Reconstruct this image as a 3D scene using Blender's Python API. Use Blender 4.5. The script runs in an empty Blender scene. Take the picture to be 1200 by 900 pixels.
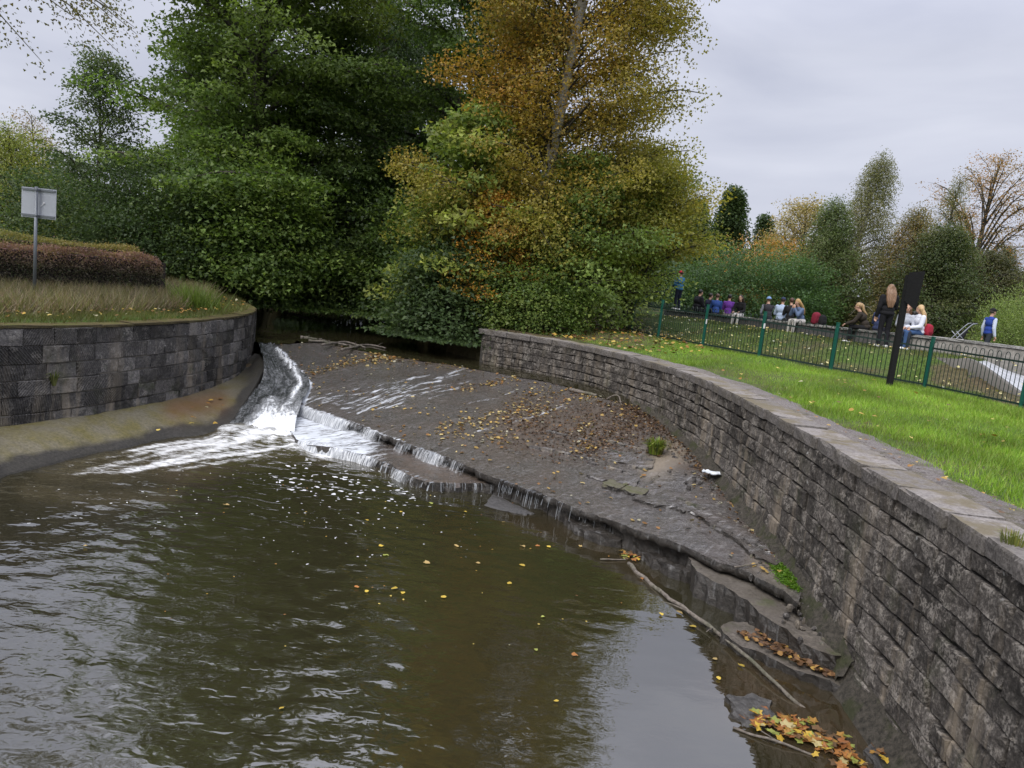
import bpy, bmesh, math, random
import numpy as np
from mathutils import Vector, Matrix, Euler
S = bpy.context.scene
COL = S.collection
PI = math.pi
R = math.radians
# ------------------------------------------------------------------ camera
EYE, FPX, PITCH, ROLL = 3.6, 870.0, R(7.8), R(6.3)
cd = bpy.data.cameras.new("camera"); cam = bpy.data.objects.new("camera", cd); COL.objects.link(cam)
cd.sensor_fit = 'HORIZONTAL'; cd.sensor_width = 36.0; cd.lens = FPX / 1200 * 36.0
cd.clip_start = 0.05; cd.clip_end = 3000
CM = (Matrix.Rotation(PI / 2 - PITCH, 3, 'X') @ Matrix.Rotation(ROLL, 3, 'Z'))
cam.matrix_world = Matrix.Translation((0, 0, EYE)) @ CM.to_4x4()
S.camera = cam
# ------------------------------------------------------------------ view, sky, sun
S.view_settings.view_transform = 'Standard'
try: S.view_settings.look = 'None'
except Exception: pass
S.view_settings.exposure = 0.9; S.view_settings.gamma = 1.0; S.view_settings.use_curve_mapping = False
S.cycles.max_bounces = 6; S.cycles.diffuse_bounces = 3; S.cycles.glossy_bounces = 3
S.cycles.transparent_max_bounces = 8; S.cycles.transmission_bounces = 3
S.cycles.use_denoising = True

def nd(nt, typ, props=None, **ins):
    n = nt.nodes.new(typ)
    for k, v in (props or {}).items(): setattr(n, k, v)
    for k, v in ins.items():
        s = n.inputs[int(k[1:])] if k[0] == '_' and k[1:].isdigit() else n.inputs[k.replace('_', ' ')]
        if isinstance(v, bpy.types.NodeSocket): nt.links.new(v, s)
        else:
            if isinstance(v, (tuple, list)) and len(v) == 3 and s.type == 'RGBA': v = (*v, 1)
            s.default_value = v
    return n

SUN_EL, SUN_AZ = R(52), R(215)       # azimuth clockwise from +Y
wd = bpy.data.worlds.new("World"); S.world = wd; wd.use_nodes = True
nt = wd.node_tree; nt.nodes.clear()
sky = nd(nt, 'ShaderNodeTexSky', dict(sky_type='NISHITA', sun_disc=False, sun_elevation=SUN_EL, sun_rotation=SUN_AZ, air_density=1.0, dust_density=4.0))
tc = nd(nt, 'ShaderNodeTexCoord')
sp = nd(nt, 'ShaderNodeSeparateXYZ', _0=tc.outputs['Generated'])
mp = nd(nt, 'ShaderNodeMapping', Vector=tc.outputs['Generated'], Scale=(1.0, 1.0, 3.2), Rotation=(0.1, 0.15, 0.6))
n1 = nd(nt, 'ShaderNodeTexNoise', Vector=mp.outputs[0], Scale=2.6, Detail=6.0, Roughness=0.5, Distortion=0.4)
cr = nd(nt, 'ShaderNodeValToRGB', Fac=n1.outputs[0])
cr.color_ramp.elements[0].position = 0.34; cr.color_ramp.elements[0].color = (2.95, 3.08, 3.72, 1)
cr.color_ramp.elements[1].position = 0.66; cr.color_ramp.elements[1].color = (4.0, 4.1, 4.65, 1)
up = nd(nt, 'ShaderNodeMapRange', Value=sp.outputs[2], _1=0.3, _2=1.0, _3=1.0, _4=3.0)   # overcast sky: zenith near three times the horizon
cl = nd(nt, 'ShaderNodeVectorMath', dict(operation='SCALE'), _0=cr.outputs[0], Scale=up.outputs[0])
mx = nd(nt, 'ShaderNodeMix', dict(data_type='RGBA'), Factor=0.93)
nt.links.new(sky.outputs[0], mx.inputs[6]); nt.links.new(cl.outputs[0], mx.inputs[7])
bg = nd(nt, 'ShaderNodeBackground', Color=mx.outputs[2], Strength=0.1)
wo = nd(nt, 'ShaderNodeOutputWorld', Surface=bg.outputs[0])
sl = bpy.data.lights.new("sun", 'SUN'); so = bpy.data.objects.new("sun", sl); COL.objects.link(so)
sl.energy = 1.5; sl.angle = R(40); sl.color = (1.0, 0.96, 0.9)
sd = Vector((math.sin(SUN_AZ) * math.cos(SUN_EL), math.cos(SUN_AZ) * math.cos(SUN_EL), math.sin(SUN_EL)))
so.rotation_euler = sd.to_track_quat('Z', 'Y').to_euler()
so.location = (0, 0, 30)
# ------------------------------------------------------------------ survey helpers: bearings from the viewpoint -> places
def ray(px, py): return CM @ Vector(((px - 600) / FPX, -(py - 450) / FPX, -1))
def atz(px, py, z):
    d = ray(px, py); return Vector((0, 0, EYE)) + d * ((z - EYE) / d.z)
def aty(px, py, Y):
    d = ray(px, py); return Vector((0, 0, EYE)) + d * (Y / d.y)
CMI = CM.transposed()
def pxx(x, y, z):
    q = CMI @ Vector((x, y, z - EYE)); return 600 + FPX * q.x / -q.z
def X_at(px, Y, z=2.5):
    a, b = -40.0, 40.0
    for _ in range(40):
        m = (a + b) / 2
        if pxx(m, Y, z) < px: a = m
        else: b = m
    return (a + b) / 2
# ------------------------------------------------------------------ noise
def vnoise(p, seed=0):
    p = np.asarray(p, float); i = np.floor(p).astype(np.int64); f = p - i; f = f * f * (3 - 2 * f)
    def h(a, b, c):
        n = (a * 374761393 + b * 668265263 + c * 2147483647 + seed * 974711) & 0xffffffff
        n = ((n ^ (n >> 13)) * 1274126177) & 0xffffffff
        return ((n ^ (n >> 16)) & 0xffff) / 65535.0
    x, y, z = i[..., 0], i[..., 1], i[..., 2]; u, v, w = f[..., 0], f[..., 1], f[..., 2]
    r = 0
    for a in (0, 1):
        for b in (0, 1):
            for c in (0, 1):
                r = r + h(x + a, y + b, z + c) * (u if a else 1 - u) * (v if b else 1 - v) * (w if c else 1 - w)
    return r * 2 - 1
def fbm(p, o=4, seed=0):
    p = np.asarray(p, float); r = 0; a = 1.0
    for k in range(o):
        r = r + a * vnoise(p * 2 ** k + 17.3 * k, seed + k); a *= 0.5
    return r
# ------------------------------------------------------------------ object helpers
def mk(name, V, F, mat=None, parent=None, smooth=False, attrs=None, kind=None, loc=None):
    """V (n,3); F list of tuples or (m,k) int array"""
    me = bpy.data.meshes.new(name)
    V = np.asarray(V, np.float32)
    if isinstance(F, np.ndarray):
        m, k = F.shape
        me.vertices.add(len(V)); me.vertices.foreach_set('co', V.ravel())
        me.loops.add(m * k); me.loops.foreach_set('vertex_index', F.astype(np.int32).ravel())
        me.polygons.add(m); me.polygons.foreach_set('loop_start', np.arange(0, m * k, k, dtype=np.int32))
        me.polygons.foreach_set('loop_total', np.full(m, k, np.int32))
        me.update(calc_edges=True)
    else:
        me.from_pydata([tuple(map(float, v)) for v in V], [], [tuple(map(int, f)) for f in F]); me.update()
    if smooth: me.polygons.foreach_set('use_smooth', np.ones(len(me.polygons), bool))
    for an, arr in (attrs or {}).items():
        arr = np.asarray(arr, np.float32)
        if arr.ndim == 2:
            if arr.shape[1] == 3: arr = np.hstack([arr, np.ones((len(arr), 1), np.float32)])
            a = me.attributes.new(an, 'FLOAT_COLOR', 'POINT'); a.data.foreach_set('color', arr.ravel())
        else:
            a = me.attributes.new(an, 'FLOAT', 'POINT'); a.data.foreach_set('value', arr.ravel())
    o = bpy.data.objects.new(name, me)
    if mat: me.materials.append(mat)
    COL.objects.link(o)
    if parent: o.parent = parent
    if kind: o['kind'] = kind
    if loc is not None: o.location = loc
    return o
def tag(o, label, cat, group=None):
    o['label'] = label; o['category'] = cat; o['kind'] = 'thing'
    if group: o['group'] = group
    return o
def thing(name, label, cat, loc=(0, 0, 0), rz=0, group=None):
    o = bpy.data.objects.new(name, None); COL.objects.link(o); o.location = loc; o.rotation_euler = (0, 0, rz)
    o.empty_display_size = 0.2
    return tag(o, label, cat, group)
def link_copy(me, name, parent, loc, rot=(0, 0, 0), sc=(1, 1, 1)):
    o = bpy.data.objects.new(name, me); COL.objects.link(o); o.parent = parent
    o.location = loc; o.rotation_euler = rot; o.scale = sc; return o
class MB:
    def __init__(s): s.V = []; s.F = []; s.n = 0
    def add(s, V, F):
        s.V.append(np.asarray(V, float)); s.F += [tuple(i + s.n for i in f) for f in F]; s.n += len(V)
    def box(s, c, d, rz=0.0, M=None):
        x, y, z = [a / 2 for a in d]
        P = np.array([(i * x, j * y, k * z) for k in (-1, 1) for i, j in ((-1, -1), (1, -1), (1, 1), (-1, 1))])
        if M is not None: P = P @ np.array(M.to_3x3()).T
        elif rz:
            a, b = math.cos(rz), math.sin(rz); P = P @ np.array([[a, b, 0], [-b, a, 0], [0, 0, 1]])
        s.add(P + np.array(c), [(3, 2, 1, 0), (4, 5, 6, 7), (0, 1, 5, 4), (1, 2, 6, 5), (2, 3, 7, 6), (3, 0, 4, 7)])
    def tube(s, P, r, n=6, cap=True):
        P = np.asarray(P, float); m = len(P)
        r = np.full(m, r) if np.isscalar(r) else np.asarray(r, float)
        T = np.gradient(P, axis=0); T /= np.linalg.norm(T, axis=1)[:, None] + 1e-9
        ref = np.array([0.31, 0.2, 0.93]) if abs(T[:, 2]).mean() < .8 else np.array([1., .1, 0.])
        A = np.cross(T, ref); A /= np.linalg.norm(A, axis=1)[:, None] + 1e-9; B = np.cross(T, A)
        an = np.arange(n) * 2 * PI / n
        V = P[:, None] + r[:, None, None] * (np.cos(an)[None, :, None] * A[:, None] + np.sin(an)[None, :, None] * B[:, None])
        F = [(i * n + j, i * n + (j + 1) % n, (i + 1) * n + (j + 1) % n, (i + 1) * n + j) for i in range(m - 1) for j in range(n)]
        if cap: F += [tuple(range(n))[::-1], tuple((m - 1) * n + j for j in range(n))]
        s.add(V.reshape(-1, 3), F)
    def sphere(s, c, r, nu=10, nv=7):
        r = np.array([r] * 3 if np.isscalar(r) else r, float); V = []; F = []
        for i in range(nv + 1):
            for j in range(nu):
                a, b = PI * i / nv, 2 * PI * j / nu
                V.append((math.sin(a) * math.cos(b), math.sin(a) * math.sin(b), math.cos(a)))
        for i in range(nv):
            for j in range(nu): F.append((i * nu + j, (i + 1) * nu + j, (i + 1) * nu + (j + 1) % nu, i * nu + (j + 1) % nu))
        s.add(np.array(V) * r + np.array(c), F)
    def build(s, name, mat, parent=None, smooth=False, kind=None, attrs=None):
        return mk(name, np.vstack(s.V), s.F, mat, parent, smooth, attrs, kind)
def smooth_poly(P, n):
    """resample a polyline (Catmull-Rom) to n points, even arc length"""
    P = np.asarray(P, float); Q = np.vstack([2 * P[0] - P[1], P, 2 * P[-1] - P[-2]]); out = []
    for i in range(1, len(Q) - 2):
        for t in np.linspace(0, 1, 16, endpoint=False):
            a, b, c, d = Q[i - 1], Q[i], Q[i + 1], Q[i + 2]
            out.append(.5 * (2 * b + (c - a) * t + (2 * a - 5 * b + 4 * c - d) * t * t + (3 * b - a - 3 * c + d) * t ** 3))
    out.append(P[-1]); out = np.array(out)
    L = np.r_[0, np.cumsum(np.linalg.norm(np.diff(out, axis=0), axis=1))]
    s = np.linspace(0, L[-1], n)
    return np.stack([np.interp(s, L, out[:, k]) for k in range(out.shape[1])], 1)
def in_poly(x, y, P):
    r = np.zeros(np.shape(x), bool); n = len(P); j = n - 1
    for i in range(n):
        xi, yi = P[i][:2]; xj, yj = P[j][:2]
        c = ((yi > y) != (yj > y)) & (x < (xj - xi) * (y - yi) / (yj - yi + 1e-12) + xi)
        r ^= c; j = i
    return r
def dist_poly(x, y, P, closed=False):
    P = np.asarray(P, float)[:, :2]; d = np.full(np.shape(x), 1e9); n = len(P)
    for i in range(n if closed else n - 1):
        a, b = P[i], P[(i + 1) % n]; ab = b - a
        t = np.clip(((x - a[0]) * ab[0] + (y - a[1]) * ab[1]) / (ab @ ab + 1e-12), 0, 1)
        d = np.minimum(d, np.hypot(x - a[0] - t * ab[0], y - a[1] - t * ab[1]))
    return d
# ------------------------------------------------------------------ materials
def newmat(name):
    m = bpy.data.materials.new(name); m.use_nodes = True; t = m.node_tree; t.nodes.clear()
    out = t.nodes.new('ShaderNodeOutputMaterial'); return m, t, out
def noise(t, scale, detail=5, rough=.6, vec=None, sc=None, dist=0.0):
    v = vec if vec is not None else nd(t, 'ShaderNodeNewGeometry').outputs['Position']
    if sc: v = nd(t, 'ShaderNodeVectorMath', dict(operation='MULTIPLY'), _0=v, _1=sc).outputs[0]
    return nd(t, 'ShaderNodeTexNoise', Vector=v, Scale=scale, Detail=float(detail), Roughness=rough, Distortion=dist).outputs[0]
def ramp(t, fac, stops, interp='LINEAR'):
    n = nd(t, 'ShaderNodeValToRGB', Fac=fac); e = n.color_ramp.elements; n.color_ramp.interpolation = interp
    while len(e) > 1: e.remove(e[0])
    for i, (p, c) in enumerate(stops):
        c = (c, c, c) if np.isscalar(c) else c
        el = e[0] if i == 0 else e.new(p)
        el.position = p; el.color = (*c, 1)
    return n.outputs[0]
def mix(t, f, a, b, mode='MIX'):
    n = t.nodes.new('ShaderNodeMix'); n.data_type = 'RGBA'; n.blend_type = mode
    for k, v in ((0, f), (6, a), (7, b)):
        if isinstance(v, bpy.types.NodeSocket): t.links.new(v, n.inputs[k])
        else: n.inputs[k].default_value = (*v, 1) if isinstance(v, tuple) and len(v) == 3 else v
    return n.outputs[2]
def math_(t, op, a, b=0.0, c=None):
    n = t.nodes.new('ShaderNodeMath'); n.operation = op
    for k, v in enumerate((a, b) + ((c,) if c is not None else ())):
        if isinstance(v, bpy.types.NodeSocket): t.links.new(v, n.inputs[k])
        else: n.inputs[k].default_value = v
    return n.outputs[0]
def attr(t, name, out='Fac'): return nd(t, 'ShaderNodeAttribute', dict(attribute_name=name)).outputs[out]
def bump(t, h, strength=.5, dist=.02, nrm=None):
    k = dict(Height=h, Strength=strength, Distance=dist)
    if nrm is not None: k['Normal'] = nrm
    return nd(t, 'ShaderNodeBump', **k).outputs[0]
def pbsdf(t, out, col, rough=.7, nrm=None, spec=.5, metal=0.0, ior=None):
    k = dict(Base_Color=col, Roughness=rough, Metallic=metal); k['Specular_IOR_Level'] = spec
    p = t.nodes.new('ShaderNodeBsdfPrincipled')
    for kk, v in (('Base Color', col), ('Roughness', rough), ('Metallic', metal), ('Specular IOR Level', spec), ('Normal', nrm), ('IOR', ior)):
        if v is None: continue
        if isinstance(v, bpy.types.NodeSocket): t.links.new(v, p.inputs[kk])
        else: p.inputs[kk].default_value = (*v, 1) if isinstance(v, tuple) and len(v) == 3 else v
    if out is not None: t.links.new(p.outputs[0], out.inputs[0])
    return p
def simple(name, col, rough=.7, var=.15, scale=30, bmp=.2, spec=.4, metal=0.0):
    m, t, o = newmat(name)
    f = noise(t, scale, 4)
    c = mix(t, f, tuple(x * (1 - var) for x in col), tuple(min(1, x * (1 + var)) for x in col))
    pbsdf(t, o, c, rough, bump(t, f, bmp, .01) if bmp else None, spec, metal); return m
def leafmat(name, trans=.42, rough=.5, spec=.3):
    m, t, o = newmat(name)
    c = attr(t, 'Col', 'Color')
    p = pbsdf(t, None, c, rough, None, spec)
    tr = nd(t, 'ShaderNodeBsdfTranslucent', Color=mix(t, 1.0, c, (1.25, 1.35, .7), 'MULTIPLY'))
    ms = nd(t, 'ShaderNodeMixShader', Fac=trans, _1=p.outputs[0], _2=tr.outputs[0])
    t.links.new(ms.outputs[0], o.inputs[0]); return m
M_leaf = leafmat('leaf'); M_grass = leafmat('grass_blade', .3, .45, .35); M_fallen = leafmat('fallen_leaf', .1, .5, .3)

def barkmat(name, c1, c2, sc=(1, 1, .25), scale=14):
    m, t, o = newmat(name)
    f = noise(t, scale, 6, .65, sc=sc)
    c = ramp(t, f, [(.3, c1), (.7, c2)])
    moss = ramp(t, noise(t, 2.0, 3), [(.5, 0.0), (.7, .5)])
    c = mix(t, moss, c, (.05, .07, .025))
    pbsdf(t, o, c, .85, bump(t, f, .8, .03), .2); return m
M_bark = barkmat('bark', (.025, .022, .018), (.09, .08, .065))
M_birch = barkmat('pale_bark', (.16, .15, .125), (.46, .43, .37), (1, 1, 2.5), 7)

def stonemat(name, dark, mid, pale, tool=False):
    m, t, o = newmat(name)
    oi = nd(t, 'ShaderNodeObjectInfo').outputs['Random']
    geo = nd(t, 'ShaderNodeNewGeometry'); pos = geo.outputs['Position']
    z = nd(t, 'ShaderNodeSeparateXYZ', _0=pos).outputs[2]
    fine = noise(t, 22, 8, .7); med = noise(t, 5, 5, .6); big = noise(t, .8, 4, .55)
    vf = noise(t, 70, 4, .7); fine = mix(t, .35, fine, vf)
    c = ramp(t, fine, [(.38, dark), (.52, mid), (.66, pale)])
    tone = nd(t, 'ShaderNodeMapRange', Value=oi, _3=.55, _4=1.4).outputs[0]
    c = nd(t, 'ShaderNodeVectorMath', dict(operation='SCALE'), _0=c, Scale=tone).outputs[0]
    soot = ramp(t, big, [(.45, 0.0), (.65, .5)])
    c = mix(t, soot, c, tuple(d * .55 for d in dark))
    lich = ramp(t, med, [(.52, 0.0), (.6, .75)])
    c = mix(t, math_(t, 'MULTIPLY', lich, ramp(t, noise(t, 40, 3), [(.42, 0.0), (.56, 1.0)])), c, pale)
    spots = ramp(t, nd(t, 'ShaderNodeTexVoronoi', Vector=pos, Scale=7.0).outputs[0], [(.06, .8), (.16, 0.0)])
    msk = ramp(t, noise(t, 1.3, 2), [(.5, 0.0), (.6, 1.0)])
    hi = ramp(t, math_(t, 'MULTIPLY', z, .4), [(.45, .1), (.75, 1.0)])
    sm = math_(t, 'MULTIPLY', math_(t, 'MULTIPLY', spots, msk), hi)
    c = mix(t, sm, c, (.42, .42, .4))
    # lime run-off and damp foot, both with their own streaky outline
    st = ramp(t, noise(t, 3.5, 4, .6, sc=(1, 1, .12)), [(.52, 0.0), (.66, .8)])
    lo = ramp(t, math_(t, 'MULTIPLY', z, .4), [(.2, 1.0), (.75, .25)])
    c = mix(t, math_(t, 'MULTIPLY', st, lo), c, tuple(a * b for a, b in zip(pale, (1.1, 1.0, .85))))
    mo = math_(t, 'MULTIPLY', ramp(t, noise(t, 2.3, 5), [(.55, 0.0), (.7, .8)]), lo)
    c = mix(t, mo, c, (.035, .042, .016))
    h = fine
    nrm = bump(t, fine, .75, .03); nrm = bump(t, med, .6, .06, nrm)
    if tool:
        ob = nd(t, 'ShaderNodeTexCoord').outputs['Object']
        mp = nd(t, 'ShaderNodeMapping', Vector=ob, Scale=(1.6, .0, 1.0))
        sgn = ramp(t, oi, [(.0, -.7), (.5, -.75), (.51, .8), (1.0, .7)], 'CONSTANT')
        rv = nd(t, 'ShaderNodeCombineXYZ', Y=math_(t, 'MULTIPLY_ADD', oi, 1.6, -.8)).outputs[0]
        t.links.new(rv, mp.inputs['Rotation'])
        wv = nd(t, 'ShaderNodeTexWave', dict(wave_type='BANDS', bands_direction='X'), Vector=mp.outputs[0], Scale=2.6, Distortion=.6, Detail=1.0).outputs[1]
        on = ramp(t, math_(t, 'FRACT', math_(t, 'MULTIPLY', oi, 7.31)), [(.4, 0.0), (.5, 1.0)])
        wo_ = math_(t, 'MULTIPLY', wv, on)
        nrm = bump(t, wo_, .9, .035, nrm)
        c = mix(t, math_(t, 'MULTIPLY', math_(t, 'SUBTRACT', 1.0, wv), math_(t, 'MULTIPLY', on, .35)), c, tuple(d * .4 for d in dark))
    pbsdf(t, o, c, .85, nrm, .25); return m
M_stoneR = stonemat('river_wall_stone', (.028, .025, .022), (.085, .075, .066), (.27, .245, .215))
M_stoneL = stonemat('quay_wall_stone', (.045, .043, .043), (.112, .106, .102), (.23, .215, .195), True)
M_mortar = simple('mortar', (.05, .046, .04), .9, .5, 12, .6)
def gridF(nv, nu):
    i = np.arange(nu * nv).reshape(nv, nu); return np.stack([i[:-1, :-1], i[1:, :-1], i[1:, 1:], i[:-1, 1:]], -1).reshape(-1, 4)
rng = np.random.default_rng(7); rnd = random.Random(7)
def pj(V):
    V = np.asarray(V, float); Q = (V - np.array([0, 0, EYE])) @ np.array(CM)
    return 600 + FPX * Q[:, 0] / -Q[:, 2], 450 - FPX * Q[:, 1] / -Q[:, 2]
# ------------------------------------------------------------------ plan of the river
WALL_R = smooth_poly([(3.0, -1), (3.15, 1.5), (3.3, 3.2), (3.42, 4.6), (3.54, 5.8), (3.6, 7.5), (3.67, 8.9), (3.68, 10.5), (3.66, 12.8), (3.43, 15.1), (3.0, 16.6), (2.04, 18.7), (.78, 20.07), (-.6, 20.95), (-1.05, 21.25)], 400)
WALL_L = smooth_poly([(-9.4, 24.6), (-7.75, 21.8), (-7.1, 19.8), (-6.88, 18.2), (-6.87, 17.0), (-7.02, 15.2), (-7.5, 13.0), (-8.1, 11.6), (-9.2, 9.6), (-10.5, 7.6), (-12, 5), (-14, 1)], 400)
WATER_UP = 1.22
def normals(P):
    T = np.gradient(P, axis=0); T /= np.linalg.norm(T, axis=1)[:, None]; return T, np.stack([-T[:, 1], T[:, 0]], 1)
TR, NR = normals(WALL_R); TL, NL = normals(WALL_L)
offR = WALL_R - NR * .38; offL = WALL_L - NL * .3
RIVER = np.vstack([offR, [(-2.0, 23), (-2.9, 25), (-4, 30), (-5, 38), (-6, 50)], [(-13, 50), (-12, 38), (-10.6, 30), (-10, 26)], offL, [(-16, -4), (3, -4)]])
# ------------------------------------------------------------------ ground: one sheet to the horizon
CP = [(-8, 12, 2.03), (-9, 9, 2.03), (-7.6, 16, 2.05), (-7.6, 19, 2.05), (-10.3, 15.7, 2.05), (-14, 15, 2.1), (-12, 20, 2.15), (-14, 25, 2.3), (-25, 20, 2.3), (-25, 40, 2.6), (-12, 35, 2.4),
      (3.9, 3, 2.14), (4.0, 6, 2.14), (4.2, 9, 2.14), (4.2, 12, 2.14), (3.9, 15, 2.14), (3.2, 17.3, 2.14), (2.3, 19.3, 2.16), (.9, 20.8, 2.18), (-.4, 21.7, 2.2), (-1.5, 23, 2.25), (0, 26, 2.4), (-2, 32, 2.4), (2, 34, 2.6)]
FENCE_PX = [(1196, 479, 14.9), (1083, 455, 17.0), (973, 435, 18.0), (889, 419, 19.1), (823, 407, 20.6), (771, 397, 22.6), (739.5, 389.5, 24.6)]
FP = [aty(*p) for p in FENCE_PX]
CP += [tuple(p) for p in FP]
WPX = [(1290, 417.5, 18.9), (1200, 406.7, 19.6), (1110, 395.9, 20.4), (1040, 389, 21.4), (960, 380.7, 24.2), (865, 370.5, 29.0), (778, 361.7, 34.0)]
WP = [aty(*p) for p in WPX]                       # top front edge of the low park wall
WBASE = [.55, .47, .45, .45, .4, .36, .34]
for p, b in zip(WP, WBASE): CP += [(p.x, p.y, p.z - b), (p.x + 1.5, p.y + 1.5, p.z - b + .1)]
CP += [(12, 15, 2.35), (20, 10, 2.3), (30, 20, 2.9), (30, 40, 3.0), (10, 45, 3.0), (0, 60, 2.9), (60, 60, 3.2), (-60, 60, 3.0), (8, 8, 2.14), (8, 2, 2.14), (7, 13, 2.2), (5.6, 17, 2.25)]
CP = np.array(CP)
def hgt(x, y):
    x = np.asarray(x, float); y = np.asarray(y, float); sh = x.shape; x = x.ravel(); y = y.ravel(); out = np.empty_like(x)
    for k in range(0, len(x), 20000):
        d2 = (x[k:k + 20000, None] - CP[None, :, 0]) ** 2 + (y[k:k + 20000, None] - CP[None, :, 1]) ** 2 + .15
        w = d2 ** -2; out[k:k + 20000] = (w @ CP[:, 2]) / w.sum(1)
    return out.reshape(sh)
SPILL = [atz(1143, 424, 2.9), atz(1170, 421, 2.92), atz(1212, 428, 2.9), atz(1300, 440, 2.9), aty(1300, 500, 15.6), aty(1203, 464, 16.4)]
def axis(lo, hi, st, far):
    a = list(np.arange(lo, hi, st)); s = st; l = lo; h = hi; L = []; Hh = []
    while l > -far: s *= 1.5; l -= s; L.append(l)
    s = st
    while h < far: s *= 1.5; h += s; Hh.append(h)
    return np.array(L[::-1] + a + [hi] + Hh)
gx = axis(-16, 24, .25, 900); gy = axis(0, 44, .25, 900)
GX, GY = np.meshgrid(gx, gy); GZ = hgt(GX, GY)
GZ += .03 * fbm(np.stack([GX * .8, GY * .8, GX * 0], -1), 3) * (np.abs(GX) < 40)
inside = in_poly(GX, GY, RIVER)
GZ[inside] = np.where(GY[inside] > 19, .7, -.75)
insp = in_poly(GX, GY, [(p.x, p.y) for p in SPILL]); GZ[insp] -= .45
far = np.hypot(GX, GY) > 120; GZ[far] += 1.5 * vnoise(np.stack([GX * .02, GY * .02, GX * 0], -1))[far]
ny, nx = GX.shape; idx = np.arange(nx * ny).reshape(ny, nx)
F = np.stack([idx[:-1, :-1], idx[:-1, 1:], idx[1:, 1:], idx[1:, :-1]], -1).reshape(-1, 4)
m, t, o = newmat('ground')
Z = nd(t, 'ShaderNodeSeparateXYZ', _0=nd(t, 'ShaderNodeNewGeometry').outputs['Position'])
a = noise(t, .6, 5); b = noise(t, 9, 5, .7)
c = ramp(t, b, [(.3, (.035, .055, .014)), (.55, (.07, .12, .022)), (.8, (.12, .16, .04))])
soil = ramp(t, b, [(.3, (.05, .036, .022)), (.7, (.12, .09, .055))])
c = mix(t, ramp(t, a, [(.45, 0.0), (.62, .8)]), c, soil)
c = mix(t, ramp(t, Z.outputs[2], [(.0, 1.0), (1.0, 1.0)]) if False else attr(t, 'bare'), c, soil)
pbsdf(t, o, c, .95, bump(t, b, .8, .04), .2); M_ground = m
bare = np.zeros(nx * ny); gxr, gyr = GX.ravel(), GY.ravel()
px, py = pj(np.stack([gxr, np.maximum(gyr, .5), GZ.ravel()], 1))
bare[inside.ravel()] = 1
brown = in_poly(px, py, [(1102, 424), (1150, 428), (1205, 470), (1205, 500), (1150, 462), (1090, 450), (1092, 430)]) & (gyr > 14) & (gyr < 22)
bare[brown] = .85
bare[(gyr > 20.5) & (gxr < 3.6) & (gxr > -30)] = .8
bare = np.maximum(bare, .9 * np.exp(-(dist_poly(gxr, gyr, [(-.5, 22), (2.5, 21.2), (3.9, 23.5)]) / 1.3) ** 2))
mk('ground', np.stack([gxr, gyr, GZ.ravel()], 1), F, M_ground, None, True, dict(bare=bare), 'structure')
# ------------------------------------------------------------------ masonry
def stone_mesh(name, seed, soft=.46, mat=None):
    r = random.Random(seed); j = lambda s: r.uniform(-s, s)
    ring = [(-.5, -.5), (0, -.5), (.5, -.5), (.5, 0), (.5, .5), (0, .5), (-.5, .5), (-.5, 0)]
    e = [(x + j(.015), -.08 + j(.03), z + j(.015)) for x, z in ring]
    i = [(x * 2 * soft + j(.03), j(.06), z * 2 * soft * .97 + j(.035)) for x, z in ring]
    bk = [(x, -1, z) for x, z in ring]
    V = bk + e + i + [(j(.2), .0 + j(.08), j(.2))]
    F = []
    for k in range(8):
        l = (k + 1) % 8
        F += [(k, l, 8 + l, 8 + k), (8 + k, 8 + l, 16 + l, 16 + k), (16 + k, 16 + l, 24)]
    me = bpy.data.meshes.new(name); me.from_pydata(V, [], [f[::-1] for f in F]); me.update(); me.materials.append(mat)
    return me
def cap_mesh(name, seed, mat):
    r = random.Random(seed); j = lambda s: r.uniform(-s, s)
    V = []
    for z, ins in ((-.5, 0), (.3, 0), (.5, .03)):
        for x, y in ((-.5, 0), (-.17, 0), (.17, 0), (.5, 0), (.5, -.5), (.5, -1), (0, -1), (-.5, -1), (-.5, -.5)):
            V.append((x * (1 - ins) + j(.012), y - (ins if y == 0 else 0) + j(.03), z + j(.05) * (z > 0)))
    V.append((j(.1), -.45, .5 + j(.1)))
    F = []
    for k in range(9):
        l = (k + 1) % 9
        F += [(k, l, 9 + l, 9 + k), (9 + k, 9 + l, 18 + l, 18 + k), (18 + k, 18 + l, 27)]
    me = bpy.data.meshes.new(name); me.from_pydata(V, [], F); me.update(); me.materials.append(mat); return me
def arc(P): return np.r_[0, np.cumsum(np.linalg.norm(np.diff(P, axis=0), axis=1))]
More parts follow.
